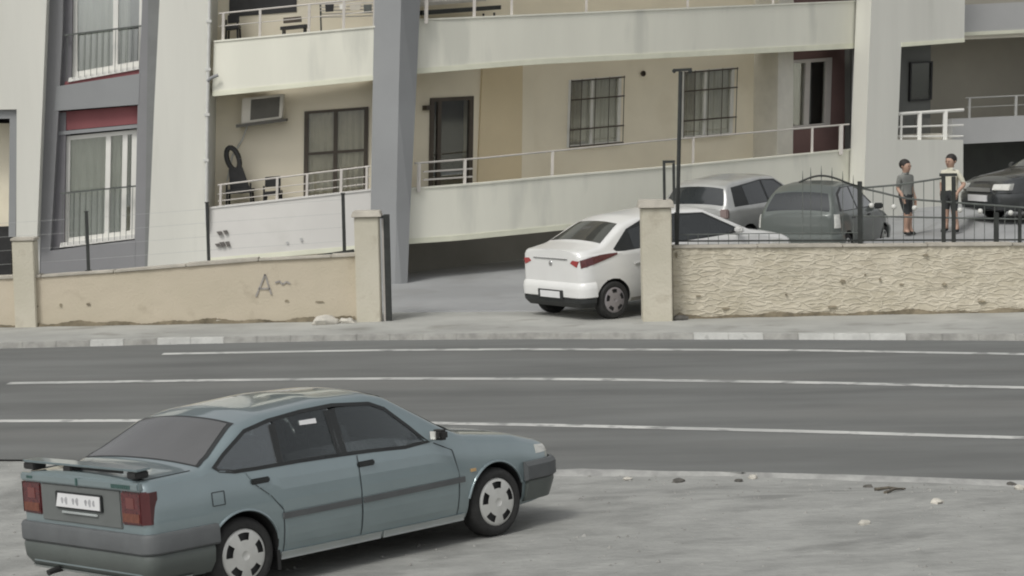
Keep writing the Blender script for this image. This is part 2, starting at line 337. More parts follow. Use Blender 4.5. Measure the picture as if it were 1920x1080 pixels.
#=WALL=
# ------------------------------------------------------------------ boundary wall on the street
def wall_run(name, label, top, base, x0, x1, thick, mats, nseg, group=None, cope=.05, plaster=0):
    root = thing(name, label, 'wall', gp((x0+x1)/2, base((x0+x1)/2), PAVE_Z))
    root.matrix_world = Matrix.Translation(gp((x0+x1)/2, base((x0+x1)/2), PAVE_Z)); bpy.context.view_layer.update()
    F = []; 
    for i in range(nseg+1):
        x = lerp(x0, x1, i/nseg); b = gp(x, base(x), PAVE_Z)
        d = ray(x, top(x)); t = b[1]/d[1]; tp = OC+d*t
        F.append((b, tp))
    nz = 10; V = []; mb = MB()
    for i, (b, tp) in enumerate(F):
        for j in range(nz+1):
            t = j/nz; q = b*(1-t)+tp*t; q[0] = lerp(b[0], tp[0], .5)
            q[1] += plaster*(rng.random()-.5)
            V.append(q - (0, 0, .06*(j == 0)))
    k = nz+1
    mb.add(V, [(i*k+j, (i+1)*k+j, (i+1)*k+j+1, i*k+j+1) for i in range(nseg) for j in range(nz)])
    # back, top and ends
    V2 = []
    for b, tp in F:
        xm = lerp(b[0], tp[0], .5); V2 += [(xm, b[1], b[2]-.06), (xm, b[1]+thick, b[2]-.06), (xm, b[1]+thick, tp[2]), (xm, b[1], tp[2])]
    fs = []
    for i in range(nseg):
        o = 4*i; fs += [(o+1, o+5, o+6, o+2), (o+2, o+6, o+7, o+3)]
    fs += [(0, 1, 2, 3), (4*nseg, 4*nseg+3, 4*nseg+2, 4*nseg+1)]
    mb.add(V2, fs)
    W(mb.build('wall_body', mats, root, smooth=40))
    ci = 0; L_ = len(F)-1; per = max(2, nseg//9)
    for a in range(0, L_, per):
        e = min(L_, a+per); (b0, t0), (b1, t1) = F[a], F[e]
        xa, xb = lerp(b0[0], t0[0], .5)+.004, lerp(b1[0], t1[0], .5)-.004
        o1 = .03+.012*rng.random(); h = cope*(.8+.4*rng.random())
        W(MB().prism([(xa, b0[1]-o1, t0[2]+.002), (xb, b1[1]-o1, t1[2]+.002), (xb, b1[1]+thick+.03, t1[2]+.002), (xa, b0[1]+thick+.03, t0[2]+.002)],
                   [(xa, b0[1]-o1, t0[2]+h), (xb, b1[1]-o1, t1[2]+h), (xb, b1[1]+thick+.03, t1[2]+h), (xa, b0[1]+thick+.03, t0[2]+h)]).build('coping_stone', coping, root, bevel=.008))
    return root, F
topL = poly([(-620, 556), (-150, 530), (70, 521), (250, 509), (390, 497), (480, 490), (665, 481)]); baseL = poly([(-620, 624), (-200, 616), (0, 613), (400, 606), (700, 600)])
wl, FL = wall_run('boundary_wall', 'tan plastered boundary wall left of the driveway with faint graffiti', topL, baseL, -600, 668, .22, stucco_l, 84, plaster=.012)
topR = poly([(1262, 466), (1500, 464), (1920, 461), (2150, 460)]); baseR = poly([(1230, 598), (1600, 590), (2150, 580)])
wr, FR = wall_run('boundary_wall', 'rough plastered tan boundary wall right of the driveway under the iron fence', topR, baseR, 1262, 2700, .22, stucco, 190, plaster=.035)
def on_wall(x, y, base, off=.012):
    b = gp(x, base(x), PAVE_Z); d = ray(x, y); q = OC+d*(b[1]/d[1]); q[1] -= off; return q
def ribbon(base, pts, wpx, off=.014):
    mb = MB()
    for (x0, y0), (x1, y1) in zip(pts[:-1], pts[1:]):
        L_ = math.hypot(x1-x0, y1-y0); nx, ny = -(y1-y0)/L_*wpx/2, (x1-x0)/L_*wpx/2
        q = [(x0+nx, y0+ny), (x1+nx, y1+ny), (x1-nx, y1-ny), (x0-nx, y0-ny)]
        mb.prism([on_wall(*p, base, off) for p in q], [on_wall(*p, base, off-.03) for p in q])
    return mb
def blob(base, x, y, rx, ry, off=.013, n=11):
    a = [on_wall(x+rx*math.cos(2*math.pi*i/n)*(.6+.5*rng.random()), y+ry*math.sin(2*math.pi*i/n)*(.6+.5*rng.random()), base, off) for i in range(n)]
    return MB().prism(a, [p+np.array((0, .03, 0)) for p in a])
graf = mat('graffiti_paint', (.335, .315, .29), .9, scale=20, var=.2)
mb = MB()
for pts in ([(480, 556), (490, 532), (497, 514), (503, 534), (509, 552)], [(516, 530), (524, 527), (530, 533), (537, 528), (544, 532)], [(484, 541), (506, 541)]):
    r_ = ribbon(baseL, pts, 3.2, .017); mb.add(r_.v, r_.f)
W(mb.build('graffiti', graf, wl))
for (x, y, rx, ry) in ((68, 574, 5, 3), (114, 572, 3, 4), (166, 570, 4, 3), (538, 564, 5, 3), (600, 566, 9, 2)):
    W(blob(baseL, x, y, rx, ry, .016).build('stain', stain, wl))
for (x, y, rx, ry) in ((1735, 478, 9, 5), (1580, 527, 9, 6), (1650, 524, 4, 6), (1310, 555, 10, 4), (1622, 515, 4, 4), (1770, 533, 7, 6), (1690, 533, 7, 3), (1474, 552, 4, 4), (1268, 478, 5, 12), (1275, 590, 12, 7), (1840, 565, 14, 4), (1360, 578, 16, 4), (1560, 575, 18, 4)):
    W(blob(baseR, x, y, rx*.6, ry*.6, .03).build('stain', stain, wr))
# dirt along the foot of the walls: uneven heaps of soil
soil = mat('soil', (.17, .145, .10), .97, scale=6, var=.3, bump=.6, bscale=40)
def heap(base, x0, x1, hmax, name, parent):
    mb = MB(); n = int((x1-x0)/4); V = []; ph = rng.random(4)*6
    for i in range(n+1):
        x = lerp(x0, x1, i/n); b = gp(x, base(x), PAVE_Z); u = i*.11; h = hmax*(.5+.22*math.sin(u+ph[0])+.18*math.sin(2.7*u+ph[1])+.16*rng.random()); d = .06+.03*math.sin(1.7*u+ph[2])+.02*rng.random()
        V += [b+(0, -d, -.004), b+(0, -.035, h), b+(0, .05, h)]
    mb.add(V, [(3*i+k, 3*i+3+k, 3*i+4+k, 3*i+1+k) for i in range(n) for k in (0, 1)])
    tag(W(mb.build(name, soil, parent, smooth=60)), kind='stuff')
heap(baseL, -60, 665, .09, 'soil', wl); heap(baseR, 1268, 2000, .08, 'soil', wr)

def pillar(label, x0, x1, y0, base, cap_h, mats, depth):
    b0, b1 = gp(x0, base(x0), PAVE_Z), gp(x1, base(x1), PAVE_Z); yy = min(b0[1], b1[1])-.06
    s = yy/FOC; xa, xb = (x0-960)*s, (x1-960)*s
    d = ray((x0+x1)/2, y0); zt = (OC+d*(yy/d[1]))[2]
    root = thing('gate_pillar', label, 'pillar', ((xa+xb)/2, yy+depth/2, PAVE_Z), 'gate pillars'); bpy.context.view_layer.update()
    W(MB().box(xa, xb, yy, yy+depth, PAVE_Z-.05, zt-cap_h).build('shaft', mats, root, bevel=.015))
    W(MB().prism([(xa-.05, yy-.05, zt-cap_h+.001), (xb+.05, yy-.05, zt-cap_h+.001), (xb+.05, yy+depth+.05, zt-cap_h+.001), (xa-.05, yy+depth+.05, zt-cap_h+.001)],
                 [(xa-.02, yy-.02, zt), (xb+.02, yy-.02, zt), (xb+.02, yy+depth+.02, zt), (xa-.02, yy+depth+.02, zt)]).build('cap', coping, root, bevel=.01))
    return root, xa, xb, yy, zt
pilm = mat('pillar_plaster', (.52, .49, .395), .93, scale=1.2, c2=(.58, .545, .45), bump=.4, bscale=24, dirt=((.40, .36, .28), 2.4, .6, .6))
pL = pillar('tan gate pillar on the left of the driveway', 666, 712, 396, poly([(0, 602), (1000, 602)]), .10, pilm, .42)
pR = pillar('tan gate pillar on the right of the driveway beside the white sedan', 1206, 1262, 376, poly([(0, 601), (2000, 601)]), .12, pilm, .5)
# stub pillar at the far left of the wall
b = gp(42, 613, PAVE_Z); s_ = (b[1]-.05)/FOC
t_ = thing('wall_pillar', 'short tan wall pillar at the far left edge', 'pillar', ((42-960)*s_, b[1]+.1, PAVE_Z)); bpy.context.view_layer.update()
zt_ = (OC+ray(42, 452)*((b[1]-.05)/ray(42, 452)[1]))[2]
W(MB().box((22-960)*s_, (63-960)*s_, b[1]-.05, b[1]+.3, PAVE_Z-.05, zt_).build('shaft', pilm, t_, bevel=.015))
W(MB().box((20-960)*s_, (65-960)*s_, b[1]-.07, b[1]+.32, zt_+.001, zt_+.05).build('cap', coping, t_, bevel=.01))

#=FENCE=
# ------------------------------------------------------------------ ironwork
def zat(x, y, Y): d = ray(x, y); return OC+d*(Y/d[1])
def ib(mb, x0, y0, x1, y1, Y, wd): return mb.bar(zat(x0, y0, Y), zat(x1, y1, Y), wd)
def post(x, y0, y1, Y, label, wd=.05, group='wire fence posts on the left wall'):
    a, b = zat(x, y0, Y), zat(x, y1, Y); b[0] = a[0]
    root = thing('fence_post', label, 'post', b, group); bpy.context.view_layer.update()
    W(MB().box(a[0]-wd/2, a[0]+wd/2, Y-wd/2, Y+wd/2, b[2], a[2]).build('shaft', iron, root, bevel=.004))
    W(MB().box(a[0]-wd*.65, a[0]+wd*.65, Y-wd*.65, Y+wd*.65, a[2]+.001, a[2]+.02).build('cap', iron, root))
    W(MB().box(a[0]-wd, a[0]+wd, Y-wd, Y+wd, b[2]-.004, b[2]+.012).build('base_plate', iron, root))
    return root
YL = float(gp(300, 606, PAVE_Z)[1])+.11
post(162, 398, 508, YL, 'thin black fence post in front of the lower left window')
post(388, 381, 492, YL, 'black fence post at the corner of the white wall beside the drainpipe')
post(643, 364, 477, YL, 'black fence post near the left gate pillar', .055)
fw = thing('wire_fence', 'thin grey wire fence strung between posts above the left wall', 'fence', zat(400, 490, YL)); bpy.context.view_layer.update()
wirem = mat('fence_wire', (.42, .43, .42), .6, scale=5, var=.1)
for k in range(4):
    t = k/4
    W(MB().tube([zat(x, lerp(ty, by, t), YL) for x, ty, by in ((-100, 425, 528), (162, 409, 512), (388, 392, 495), (643, 374, 478))], .0022, 5).build('wire', wirem, fw))
# dark sloping rail on the wall next to the pillar
W(MB().bar(zat(585, 482, YL-.02), zat(664, 470, YL-.02), .05).build('bottom_rail', iron, fw))
# steel gate post at left pillar
gx = 725; Yg = pL[3]+.12
gpst = thing('gate_post', 'tall black steel gate post fixed to the left pillar', 'post', zat(gx, 602, Yg)); bpy.context.view_layer.update()
a, b = zat(gx, 402, Yg), zat(gx-1, 603, Yg)
W(MB().box(a[0]-.055, a[0]+.045, Yg-.05, Yg+.05, PAVE_Z-.02, a[2]).build('post', iron, gpst, bevel=.005))
W(MB().box(a[0]-.42, a[0]-.056, Yg-.045, Yg+.005, a[2]-.06, a[2]-.015).build('bracket', iron, gpst))
W(MB().box(a[0]-.09, a[0]-.057, Yg-.03, Yg+.03, PAVE_Z-.02, a[2]-.07).build('guide_channel', railm, gpst))
# loop and crossbar pole at right pillar
Yp = pR[3]+.2
lp = thing('steel_loop', 'black steel rectangular gate loop standing on the right pillar', 'steel loop', zat(1254, 378, Yp)); bpy.context.view_layer.update()
zc = pR[4]
for x in (1245, 1263):
    q = zat(x, 306, Yp); W(MB().box(q[0]-.022, q[0]+.022, Yp-.02, Yp+.02, zc-.01, q[2]).build('upright', iron, lp))
q0, q1 = zat(1245, 306, Yp), zat(1263, 306, Yp)
W(MB().box(q0[0]-.022, q1[0]+.022, Yp-.02, Yp+.02, q0[2]+.001, q0[2]+.045).build('top_bar', iron, lp))
Yq = pR[3]+.62
po = thing('crossbar_pole', 'slim dark pole with a short crossbar rising behind the right gate pillar', 'pole', (zat(1272, 455, Yq)[0], Yq, yard_z(0, Yq))); bpy.context.view_layer.update()
a, b = zat(1276, 134, Yq), zat(1269, 470, Yq); b = b+(b-a)*.5; b[2] = min(b[2], 1.0); 
W(MB().tube([(b[0], Yq, yard_z(0, Yq)-.05), (b[0], Yq, b[2]), a], .033, 10).build('pole', iron, po, smooth=40))
W(MB().bar(zat(1262, 132, Yq), zat(1297, 130, Yq), .045).build('crossbar', iron, po))
for x in (1264, 1294): W(MB().box(*(lambda q: (q[0]-.03, q[0]+.03, Yq-.04, Yq+.04, q[2]-.035, q[2]+.035))(zat(x, 133, Yq))).build('crossbar_end', iron, po, bevel=.015))  # small blocks at the two ends of the crossbar

# iron fence with swooping rails on the right wall
YF = float(gp(1600, 590, PAVE_Z)[1])+.10
fe = thing('iron_fence', 'dark wrought iron fence with curved rails and spikes above the right wall', 'fence', zat(1700, 460, YF)); bpy.context.view_layer.update()
def curve_tube(pts, Y, r, sig=25, n=30):
    fn = smooth_poly(pts, sig); return MB().tube([zat(x, fn(x), Y) for x in np.linspace(pts[0][0], pts[-1][0], n)], r, 6)
arch_pts = [(1498, 342), (1520, 332), (1540, 328), (1565, 333), (1590, 344), (1620, 352)]
W(curve_tube(arch_pts, YF, .016).build('arched_rail', iron, fe, smooth=50))
rise_pts = [(1620, 352), (1680, 347), (1768, 334)]
W(curve_tube(rise_pts, YF, .016).build('top_rail', iron_g, fe, smooth=50))
dip_pts = [(1600, 350), (1640, 358), (1700, 373), (1780, 379), (1930, 390), (2080, 398)]
W(curve_tube(dip_pts, YF, .016).build('curved_rail', iron_g, fe, smooth=50))
W(curve_tube([(1270, 452), (1500, 451), (2080, 449)], YF, .014).build('bottom_rail', iron, fe, smooth=50))
W(curve_tube([(1600, 405), (1760, 408), (2080, 414)], YF, .014).build('middle_rail', iron_g, fe, smooth=50))
af = smooth_poly(arch_pts, 25); rf = smooth_poly(rise_pts, 25); df = smooth_poly(dip_pts, 25)
for x in (1505, 1520, 1540, 1560, 1580, 1600):
    t = af(x); W(MB().tube([zat(x, t+3, YF), zat(x, t-8, YF), zat(x, t-19, YF)], .010, 6, r2=.002).build('spike', iron, fe))
    W(MB().bar(zat(x, t, YF), zat(x, 463, YF), .010).build('bar', iron_g, fe))
for x in range(1290, 1500, 19): W(MB().bar(zat(x, 438, YF), zat(x, 463, YF), .009).build('bar', iron_g, fe))
W(curve_tube([(1275, 440), (1500, 437), (1620, 436)], YF, .008).build('low_rail', iron_g, fe, smooth=50))
for x in range(1618, 2070, 19):
    t = rf(x) if x < 1762 else df(x)
    if abs(x-1778) < 16: continue
    W(MB().bar(zat(x, t, YF), zat(x, 463, YF), .010).build('bar', iron_g, fe))
for x, y0, wd in ((1612, 340, .07), (1769, 331, .06), (1788, 331, .06), (1868, 398, .075), (1912, 392, .05), (1268, 398, .06)):
    q = zat(x, y0, YF); b = zat(x, 463, YF); W(MB().box(q[0]-wd/2, q[0]+wd/2, YF-.03, YF+.03, b[2]-.05, q[2]).build('post', iron, fe, bevel=.004))
q0, q1 = zat(1762, 331, YF), zat(1794, 331, YF)
W(MB().box(q0[0], q1[0], YF-.032, YF+.032, q0[2]+.001, q0[2]+.05).build('post_top', iron, fe))
knob = mat('knob_white', (.62, .62, .58), .5, scale=8, var=.1)
for x, y in ((1634, 385), (1676, 388), (1715, 390), (1800, 394), (1838, 396), (1895, 399)):
    c = zat(x, y, YF-.02); W(MB().ball(c, .045, 10).build('knob', knob, fe, smooth=80))
#=BUILDING=
# ------------------------------------------------------------------ apartment building: left wing faces the street, right wing swings away
bld = thing('apartment_building', 'white and grey apartment building with wide white balconies behind the street wall', 'building', (-2.2, 41, yard_z(0, 41))); bpy.context.view_layer.update()
L0 = Plane((-4, 40.5, 0), 0); Lb = L0.back(.95)
R0 = Plane((-1.93, 40.6, 0), R(38)); Rb = R0.back(1.1)
S_ = OC+ray(1622, 300)*(47.6/ray(1622, 300)[1]); Q0 = Plane(S_, R(32)); Qb = Q0.back(2.6)
B = lambda name, pl, quads, f, b, m, bevel=0: px_part(name, pl, quads, f, b, m, bld, bevel)
TOP = -190
# left white block that overhangs, with its grey-framed opening
B('wall', L0, [[(-620, TOP), (100, TOP), (93, 0), (84, 220), (75, 442), (36, 443), (37, 205), (-620, 214)]], .25, -.6, white)
B('opening_frame', L0, [[(-620, 214), (37, 205), (36, 222), (-620, 231)], [(22, 222), (36, 222), (33, 443), (20, 443)]], .17, -.3, grey_c)
B('lower_wall', L0, [[(-620, 232), (90, 232), (78, 620), (-620, 620)]], -.62, -.9, beige)
B('drain_pipe', L0, [[(66, 443), (76, 443), (73, 560), (63, 560)]], .02, -.06, pipe_m)
B('black_door', L0, [[(-60, 430), (10, 427), (9, 600), (-60, 600)]], -.5, -.61, blackp)
# grey bay with two tall windows
bay = [[(97, TOP), (318, TOP), (302, 0), (119, 0), (92, 520), (60, 600), (72, 520)]]
B('grey_bay', L0, [[(92, TOP), (122, TOP), (117, 60), (110, 200), (94, 470), (88, 560), (62, 560), (80, 200), (90, 0)],
                   [(270, TOP), (283, TOP), (278, 0), (271, 560), (250, 560), (258, 200), (266, 20)]], 0, -.5, grey_d)
B('grey_lintel', L0, [[(106, 162), (262, 138), (260, 196), (102, 208)]], .006, -.45, grey_c)
B('grey_spandrel', L0, [[(88, 471), (254, 450), (252, 560), (80, 560)]], .005, -.45, grey_d)
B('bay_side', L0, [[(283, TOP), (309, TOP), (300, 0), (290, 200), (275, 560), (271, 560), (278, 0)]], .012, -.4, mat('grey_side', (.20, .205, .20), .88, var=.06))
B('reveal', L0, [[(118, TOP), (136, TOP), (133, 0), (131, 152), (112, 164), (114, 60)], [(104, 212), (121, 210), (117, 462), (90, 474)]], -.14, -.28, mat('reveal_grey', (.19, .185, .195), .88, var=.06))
B('recess_back', L0, [[(100, TOP), (135, TOP), (118, 560), (80, 560)], [(240, TOP), (285, TOP), (268, 560), (236, 560)]], -.30, -.36, grey_d)
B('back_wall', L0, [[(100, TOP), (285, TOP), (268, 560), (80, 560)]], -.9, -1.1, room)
B('red_panel', L0, [[(120, 153), (264, 130), (264, 140), (118, 163)]], -.10, -.30, red)
B('red_panel', L0, [[(106, 210), (257, 198), (255, 232), (105, 246)]], -.16, -.36, red)
B('red_panel_sill', L0, [[(105, 247), (256, 233), (256, 240), (105, 254)]], -.12, -.34, grey_c)
def wall_holes(name, pl, x0, x1, y0, y1, holes, f, b, m):     # wall made of pieces round its openings
    holes = sorted(holes, key=lambda q: q[0][0]); prev = None; quads = []
    for h in holes+[None]:
        L_ = [(x0, y0)] if prev is None else [(prev[1][0], y0)]
        pl_ = [] if prev is None else [prev[2], prev[1]]
        if h is None: quads.append(L_+[(x1, y0), (x1, y1)]+([(x0, y1)] if prev is None else [(prev[2][0], y1)])+pl_); break
        quads.append(L_+[(h[0][0], y0), h[0], h[3], (h[3][0], y1)]+([(x0, y1)] if prev is None else [(prev[2][0], y1)])+pl_)
        quads.append([(h[0][0], y0), (h[1][0], y0), h[1], h[0]]); quads.append([h[3], h[2], (h[2][0], y1), (h[3][0], y1)]); prev = h
    for q in quads: px_part(name, pl, [q], f, b, m, bld)
def curtain_mesh(pl, quad, off, amp, folds, part, m=curtain, name='curtain'):
    (x0, y0), (x1, y1), (x2, y2), (x3, y3) = quad
    n = folds*6
    def fn(u, v):
        x = lerp(lerp(x0, x1, u), lerp(x3, x2, u), v); y = lerp(lerp(y0, y1, u), lerp(y3, y2, u), v)
        return pl(x, y)+pl.n*(off+amp*math.sin(2*math.pi*folds*u+.7*math.sin(9*u)))
    o = MB().grid(fn, n, 4).build(name, m, part, smooth=70, fix=False); o.matrix_parent_inverse = part.matrix_world.inverted(); return o
def bilin(q, u, v):
    (x0, y0), (x1, y1), (x2, y2), (x3, y3) = q
    return (lerp(lerp(x0, x1, u), lerp(x3, x2, u), v), lerp(lerp(y0, y1, u), lerp(y3, y2, u), v))
def cellq(q, u0, u1, v0, v1): return [bilin(q, u0, v0), bilin(q, u1, v0), bilin(q, u1, v1), bilin(q, u0, v1)]
def window(name, pl, q, off, mull, fm, fwid=.06, fh=.04, glassm=pane_m, curt=curtain, folds=6, bars=None, split_v=None, room_d=.35, cur=(0, 1)):
    w_ = B(name, pl, [cellq(q, 0, fwid, 0, 1), cellq(q, 1-fwid, 1, 0, 1), cellq(q, fwid, 1-fwid, 0, fh), cellq(q, fwid, 1-fwid, 1-fh, 1)], off+.03, off-.05, fm)
    for u in mull: sub('mullion', pl, cellq(q, u-fwid*.45, u+fwid*.45, fh, 1-fh), off+.025, off-.045, fm, w_)
    if split_v:
        for v in split_v: sub('transom', pl, cellq(q, fwid, 1-fwid, v-fh*.5, v+fh*.5), off+.02, off-.04, fm, w_)
    es = [fwid]+[e for u in mull for e in (u-fwid*.45, u+fwid*.45)]+[1-fwid]
    for i in range(0, len(es), 2): sub('pane', pl, cellq(q, es[i], es[i+1], fh, 1-fh), off-.008, off-.014, glassm, w_)
    sub('room', pl, cellq(q, -.02, 1.02, -.01, 1.01), off-room_d, off-room_d-.03, room, w_)
    if curt is not None: curtain_mesh(pl, cellq(q, lerp(fwid, 1-fwid, cur[0]), lerp(fwid, 1-fwid, cur[1]), fh, 1-fh), off-.07, .02, folds, w_, curt)
    return w_
wu = window('window', L0, [(130, -150), (270, -172), (266, 122), (130, 146)], -.26, [.60], pvc, .075, .035, folds=9, split_v=None)
wl_ = window('window', L0, [(117, 256), (254, 243), (250, 440), (114, 457)], -.26, [.60, .83], pvc, .075, .04, folds=9)
B('window_sill', L0, [[(128, 146), (268, 121), (268, 128), (126, 154)]], -.06, -.30, pvc)
B('window_sill', L0, [[(112, 456), (252, 440), (252, 448), (110, 465)]], -.08, -.30, pvc)
def french_rail(y0, y1, yb0, yb1, x0=116, x1=262):
    r_ = W(MB().bar(L0(x0, y0, -.03), L0(x1, y1, -.03), .03).build('window_railing', iron_g, bld))
    for k in range(13):
        t = (k+.5)/13; x = lerp(x0, x1, t)
        o = MB().bar(L0(x, lerp(y0, y1, t), -.03), L0(x-2, lerp(yb0, yb1, t), -.03), .009).build('railing_bar', iron_g, r_); o.matrix_parent_inverse = r_.matrix_world.inverted()
french_rail(66, 48, 150, 128, 120, 268); french_rail(363, 349, 462, 446, 112, 254)
# white wall between the bay and the balconies, with the drain pipe on its corner
B('wall', L0, [[(309, TOP), (404, TOP), (396, 0), (391, 300), (388, 620), (270, 620), (275, 560), (290, 200), (300, 0)]], .05, -1.4, white)
pp = W(MB().tube([L0(399, TOP, .09), L0(394, 0, .09), L0(390, 200, .09), L0(388, 420, .09)], .035, 8).build('drain_pipe', pipe_m, bld, smooth=50))
for y in (40, 130, 215, 300): 
    o = MB().box(*(lambda q: (q[0]-.05, q[0]+.05, q[1]-.045, q[1]+.045, q[2]-.025, q[2]+.025))(L0(394-y*.02, y, .09))).build('pipe_clip', pipe_m, pp); o.matrix_parent_inverse = pp.matrix_world.inverted()
W(MB().tube([L0(391, 152, .11), L0(398, 146, .14), L0(411, 141, .14)], .03, 8).build('spout', grey_c, bld))

def balcony(name, pl, top, bot, x0, x1, nseg, bulge, thick, depth, m, lean=0, drip=9, cap=True, wall_to=0, slabdrop=.0):
    """parapet bowed outwards in plan, drip edge, floor slab behind it"""
    bal = bpy.data.objects.new(name, None)
    C = []
    for i in range(nseg+1):
        t = i/nseg; xt = lerp(x0, x1, t); xb = xt+lean; o = bulge*math.sin(math.pi*min(1, max(0, t)))**.8
        pt = hit(xt, top(xt), pl.p+pl.n*o, pl.n); pb = hit(xb, bot(xb), pl.p+pl.n*o, pl.n); pm = hit(xb, bot(xb)-drip, pl.p+pl.n*o, pl.n)
        xy = (pt[:2]+pb[:2])/2; 
        C.append((np.array([*pt[:2], pt[2]]), np.array([*pm[:2], pm[2]]), np.array([*pb[:2], pb[2]])))
    n = pl.n
    def strip(rows):     # list of rows of points -> closed band
        k = len(rows[0]); V = [p for r in rows for p in r]
        F = [(i*k+j, (i+1)*k+j, (i+1)*k+(j+1) % k, i*k+(j+1) % k) for i in range(len(rows)-1) for j in range(k)]
        F += [tuple(range(k)), tuple(range((len(rows)-1)*k+k-1, (len(rows)-1)*k-1, -1))]
        return MB().add(V, F)
    root = W(strip([(t, p, p-n*thick, t-n*thick) for t, p, b in C]).build(name, m, bld, smooth=30))
    def sb(o): o.matrix_parent_inverse = root.matrix_world.inverted(); return o
    sb(strip([(p+n*.012, b+n*.012, b-n*thick, p-n*thick) for t, p, b in C]).build('drip_edge', edge_c, root, smooth=30))
    up = np.array([0, 0, 1.])
    if cap: sb(strip([(t+n*.02+up*.002, t+n*.02+up*.035, t-n*(thick+.02)+up*.035, t-n*(thick+.02)+up*.002) for t, p, b in C]).build('coping', m, root, smooth=30))
    sb(strip([(b-n*(thick+.003)+up*.16, b-n*(thick+.003)+up*.02, b-n*depth+up*.02, b-n*depth+up*.16) for t, p, b in C]).build('floor_slab', soff, root, smooth=30))
    return root, C
def railing(bal, pl, off, top, base, xs, x0, x1, m, r=.017, mids=()):
    fn = lambda x: hit(x, top(x), pl.p+pl.n*off, pl.n)
    h = W(MB().tube([fn(x) for x in np.linspace(x0, x1, 14)], r, 8).build('handrail', m, bld, smooth=50))
    def sb(o): o.matrix_parent_inverse = h.matrix_world.inverted(); return o
    for x, wd in xs: sb(MB().bar(fn(x), hit(x-1, base(x)+6, pl.p+pl.n*off, pl.n), wd).build('post', m, h))
    for t in mids: sb(MB().tube([hit(x, lerp(top(x), base(x), t), pl.p+pl.n*off, pl.n) for x in np.linspace(x0, x1, 12)], r*.55, 6).build('mid_rail', m, h))
    return h
# left balconies
tLu, bLu = poly([(396, 80), (724, 50)]), poly([(396, 181), (724, 148)])
balcony('balcony', L0, tLu, bLu, 401, 722, 14, .16, .12, .93, white_b, lean=-3)
tLl, bLl = poly([(390, 392), (710, 356)]), poly([(390, 493), (710, 466)])
balcony('balcony', L0, tLl, bLl, 393, 706, 14, .10, .12, .93, mat('balcony_white_warm', (.68, .665, .63), .85, scale=.5, var=.05, dirt=((.55, .54, .50), 1.0, .58, .6)), lean=0)
B('plinth', L0, [[(390, 488), (712, 460), (735, 640), (385, 640)]], -.05, -.4, beige)
tLo = poly([(396, TOP-40), (724, TOP-70)]); bLo = poly([(396, TOP+50), (724, TOP+20)])
balcony('balcony', L0, tLo, bLo, 401, 726, 8, .16, .12, .93, white_b)
SLD = [(571, 209), (691, 200), (689, 372), (569, 380)]
wall_holes('back_wall', Lb, 360, 760, TOP, 700, [SLD], 0, -.3, beige)
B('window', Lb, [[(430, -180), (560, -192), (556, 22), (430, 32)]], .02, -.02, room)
railing(None, L0, -.06, poly([(405, 26), (720, -6)]), tLu, [(419, .05), (488, .045), (580, .05), (645, .05), (703, .06)], 410, 716, railm, mids=(.45,))
railing(None, L0, -.06, poly([(400, 348), (700, 311)]), tLl, [(414, .045), (520, .045), (576, .045), (640, .05), (688, .045)], 408, 694, railm, mids=(.4, .7))
window('sliding_window', Lb, SLD, .0, [.49], brownf, .065, .03, pane_d, curtain_d, 8, split_v=(.47,), cur=(.0, 1))
# marks on the lower left parapet (small illegible dark paint)
mk = mat('paint_mark', (.14, .13, .12), .9, scale=9, var=.2)
for (x, y, a, b_) in ((413, 437, 6, 4), (424, 435, 5, 4), (409, 459, 5, 3), (418, 458, 6, 5), (428, 457, 5, 5), (540, 455, 3, 3), (566, 449, 3, 4)):
    B('paint_mark', L0, [[(x-a, y-b_+1), (x+a*.4, y-b_), (x+a, y+b_-2), (x-a*.2, y+b_)]], .085 if x < 440 else .12, .02, mk if x < 440 else grey_p)
# corner column
cc = OC+ray(748, 300)*(40.2/ray(748, 300)[1])
def zpx(x, y, Y): return OC+ray(x, y)*(Y/ray(x, y)[1])
def col_ring(y, xl, xm, xr):
    m_ = zpx(xm, y, 40.2); l_ = zpx(xl, y, 40.45)
    r_ = hit(xr, y, cc, R0.n); z = m_[2]
    return [np.array([*p[:2], z]) for p in (l_, m_, r_, r_+np.array((-.1, .9, 0)), l_+np.array((0, .9, 0)))]
rings = [col_ring(TOP, 706, 757, 796), col_ring(0, 702, 752, 788), col_ring(200, 698, 747, 779), col_ring(400, 695, 743, 769), col_ring(640, 690, 738, 760)]
mb = MB()
for a, b in zip(rings[:-1], rings[1:]):
    mb.add(a+b, [(i, (i+1) % 5, 5+(i+1) % 5, 5+i) for i in range(5)])
W(mb.build('corner_column', grey_c, bld))
# right wing balconies
tRu, bRu = poly([(760, 40), (1640, 2)]), smooth_poly([(760, 140), (1000, 121), (1260, 108), (1640, 89)], 60)
balcony('balcony', R0, tRu, bRu, 782, 1612, 30, .45, .12, 1.08, white_b, lean=-4, drip=10)
tRl, bRl = smooth_poly([(740, 358), (900, 346), (1060, 331), (1230, 317), (1620, 280)], 60), smooth_poly([(740, 459), (860, 451), (1060, 431), (1300, 408), (1620, 372)], 60)
balcony('balcony', R0, tRl, bRl, 766, 1602, 30, .45, .12, 1.08, white_b, lean=-4, drip=10)
tRo, bRo = poly([(760, TOP-60), (1640, TOP-80)]), poly([(760, TOP+40), (1640, TOP+15)])
balcony('balcony', R0, tRo, bRo, 784, 1616, 12, .45, .12, 1.08, white_b)
DOR = [(806, 184), (887, 180), (883, 420), (802, 420)]; WR1 = [(1066, 150), (1165, 142), (1162, 268), (1062, 277)]; WR2 = [(1278, 134), (1377, 126), (1373, 252), (1276, 260)]
wall_holes('back_wall', Rb, 720, 1500, TOP, 640, [DOR, WR1, WR2], 0, -.3, beige)
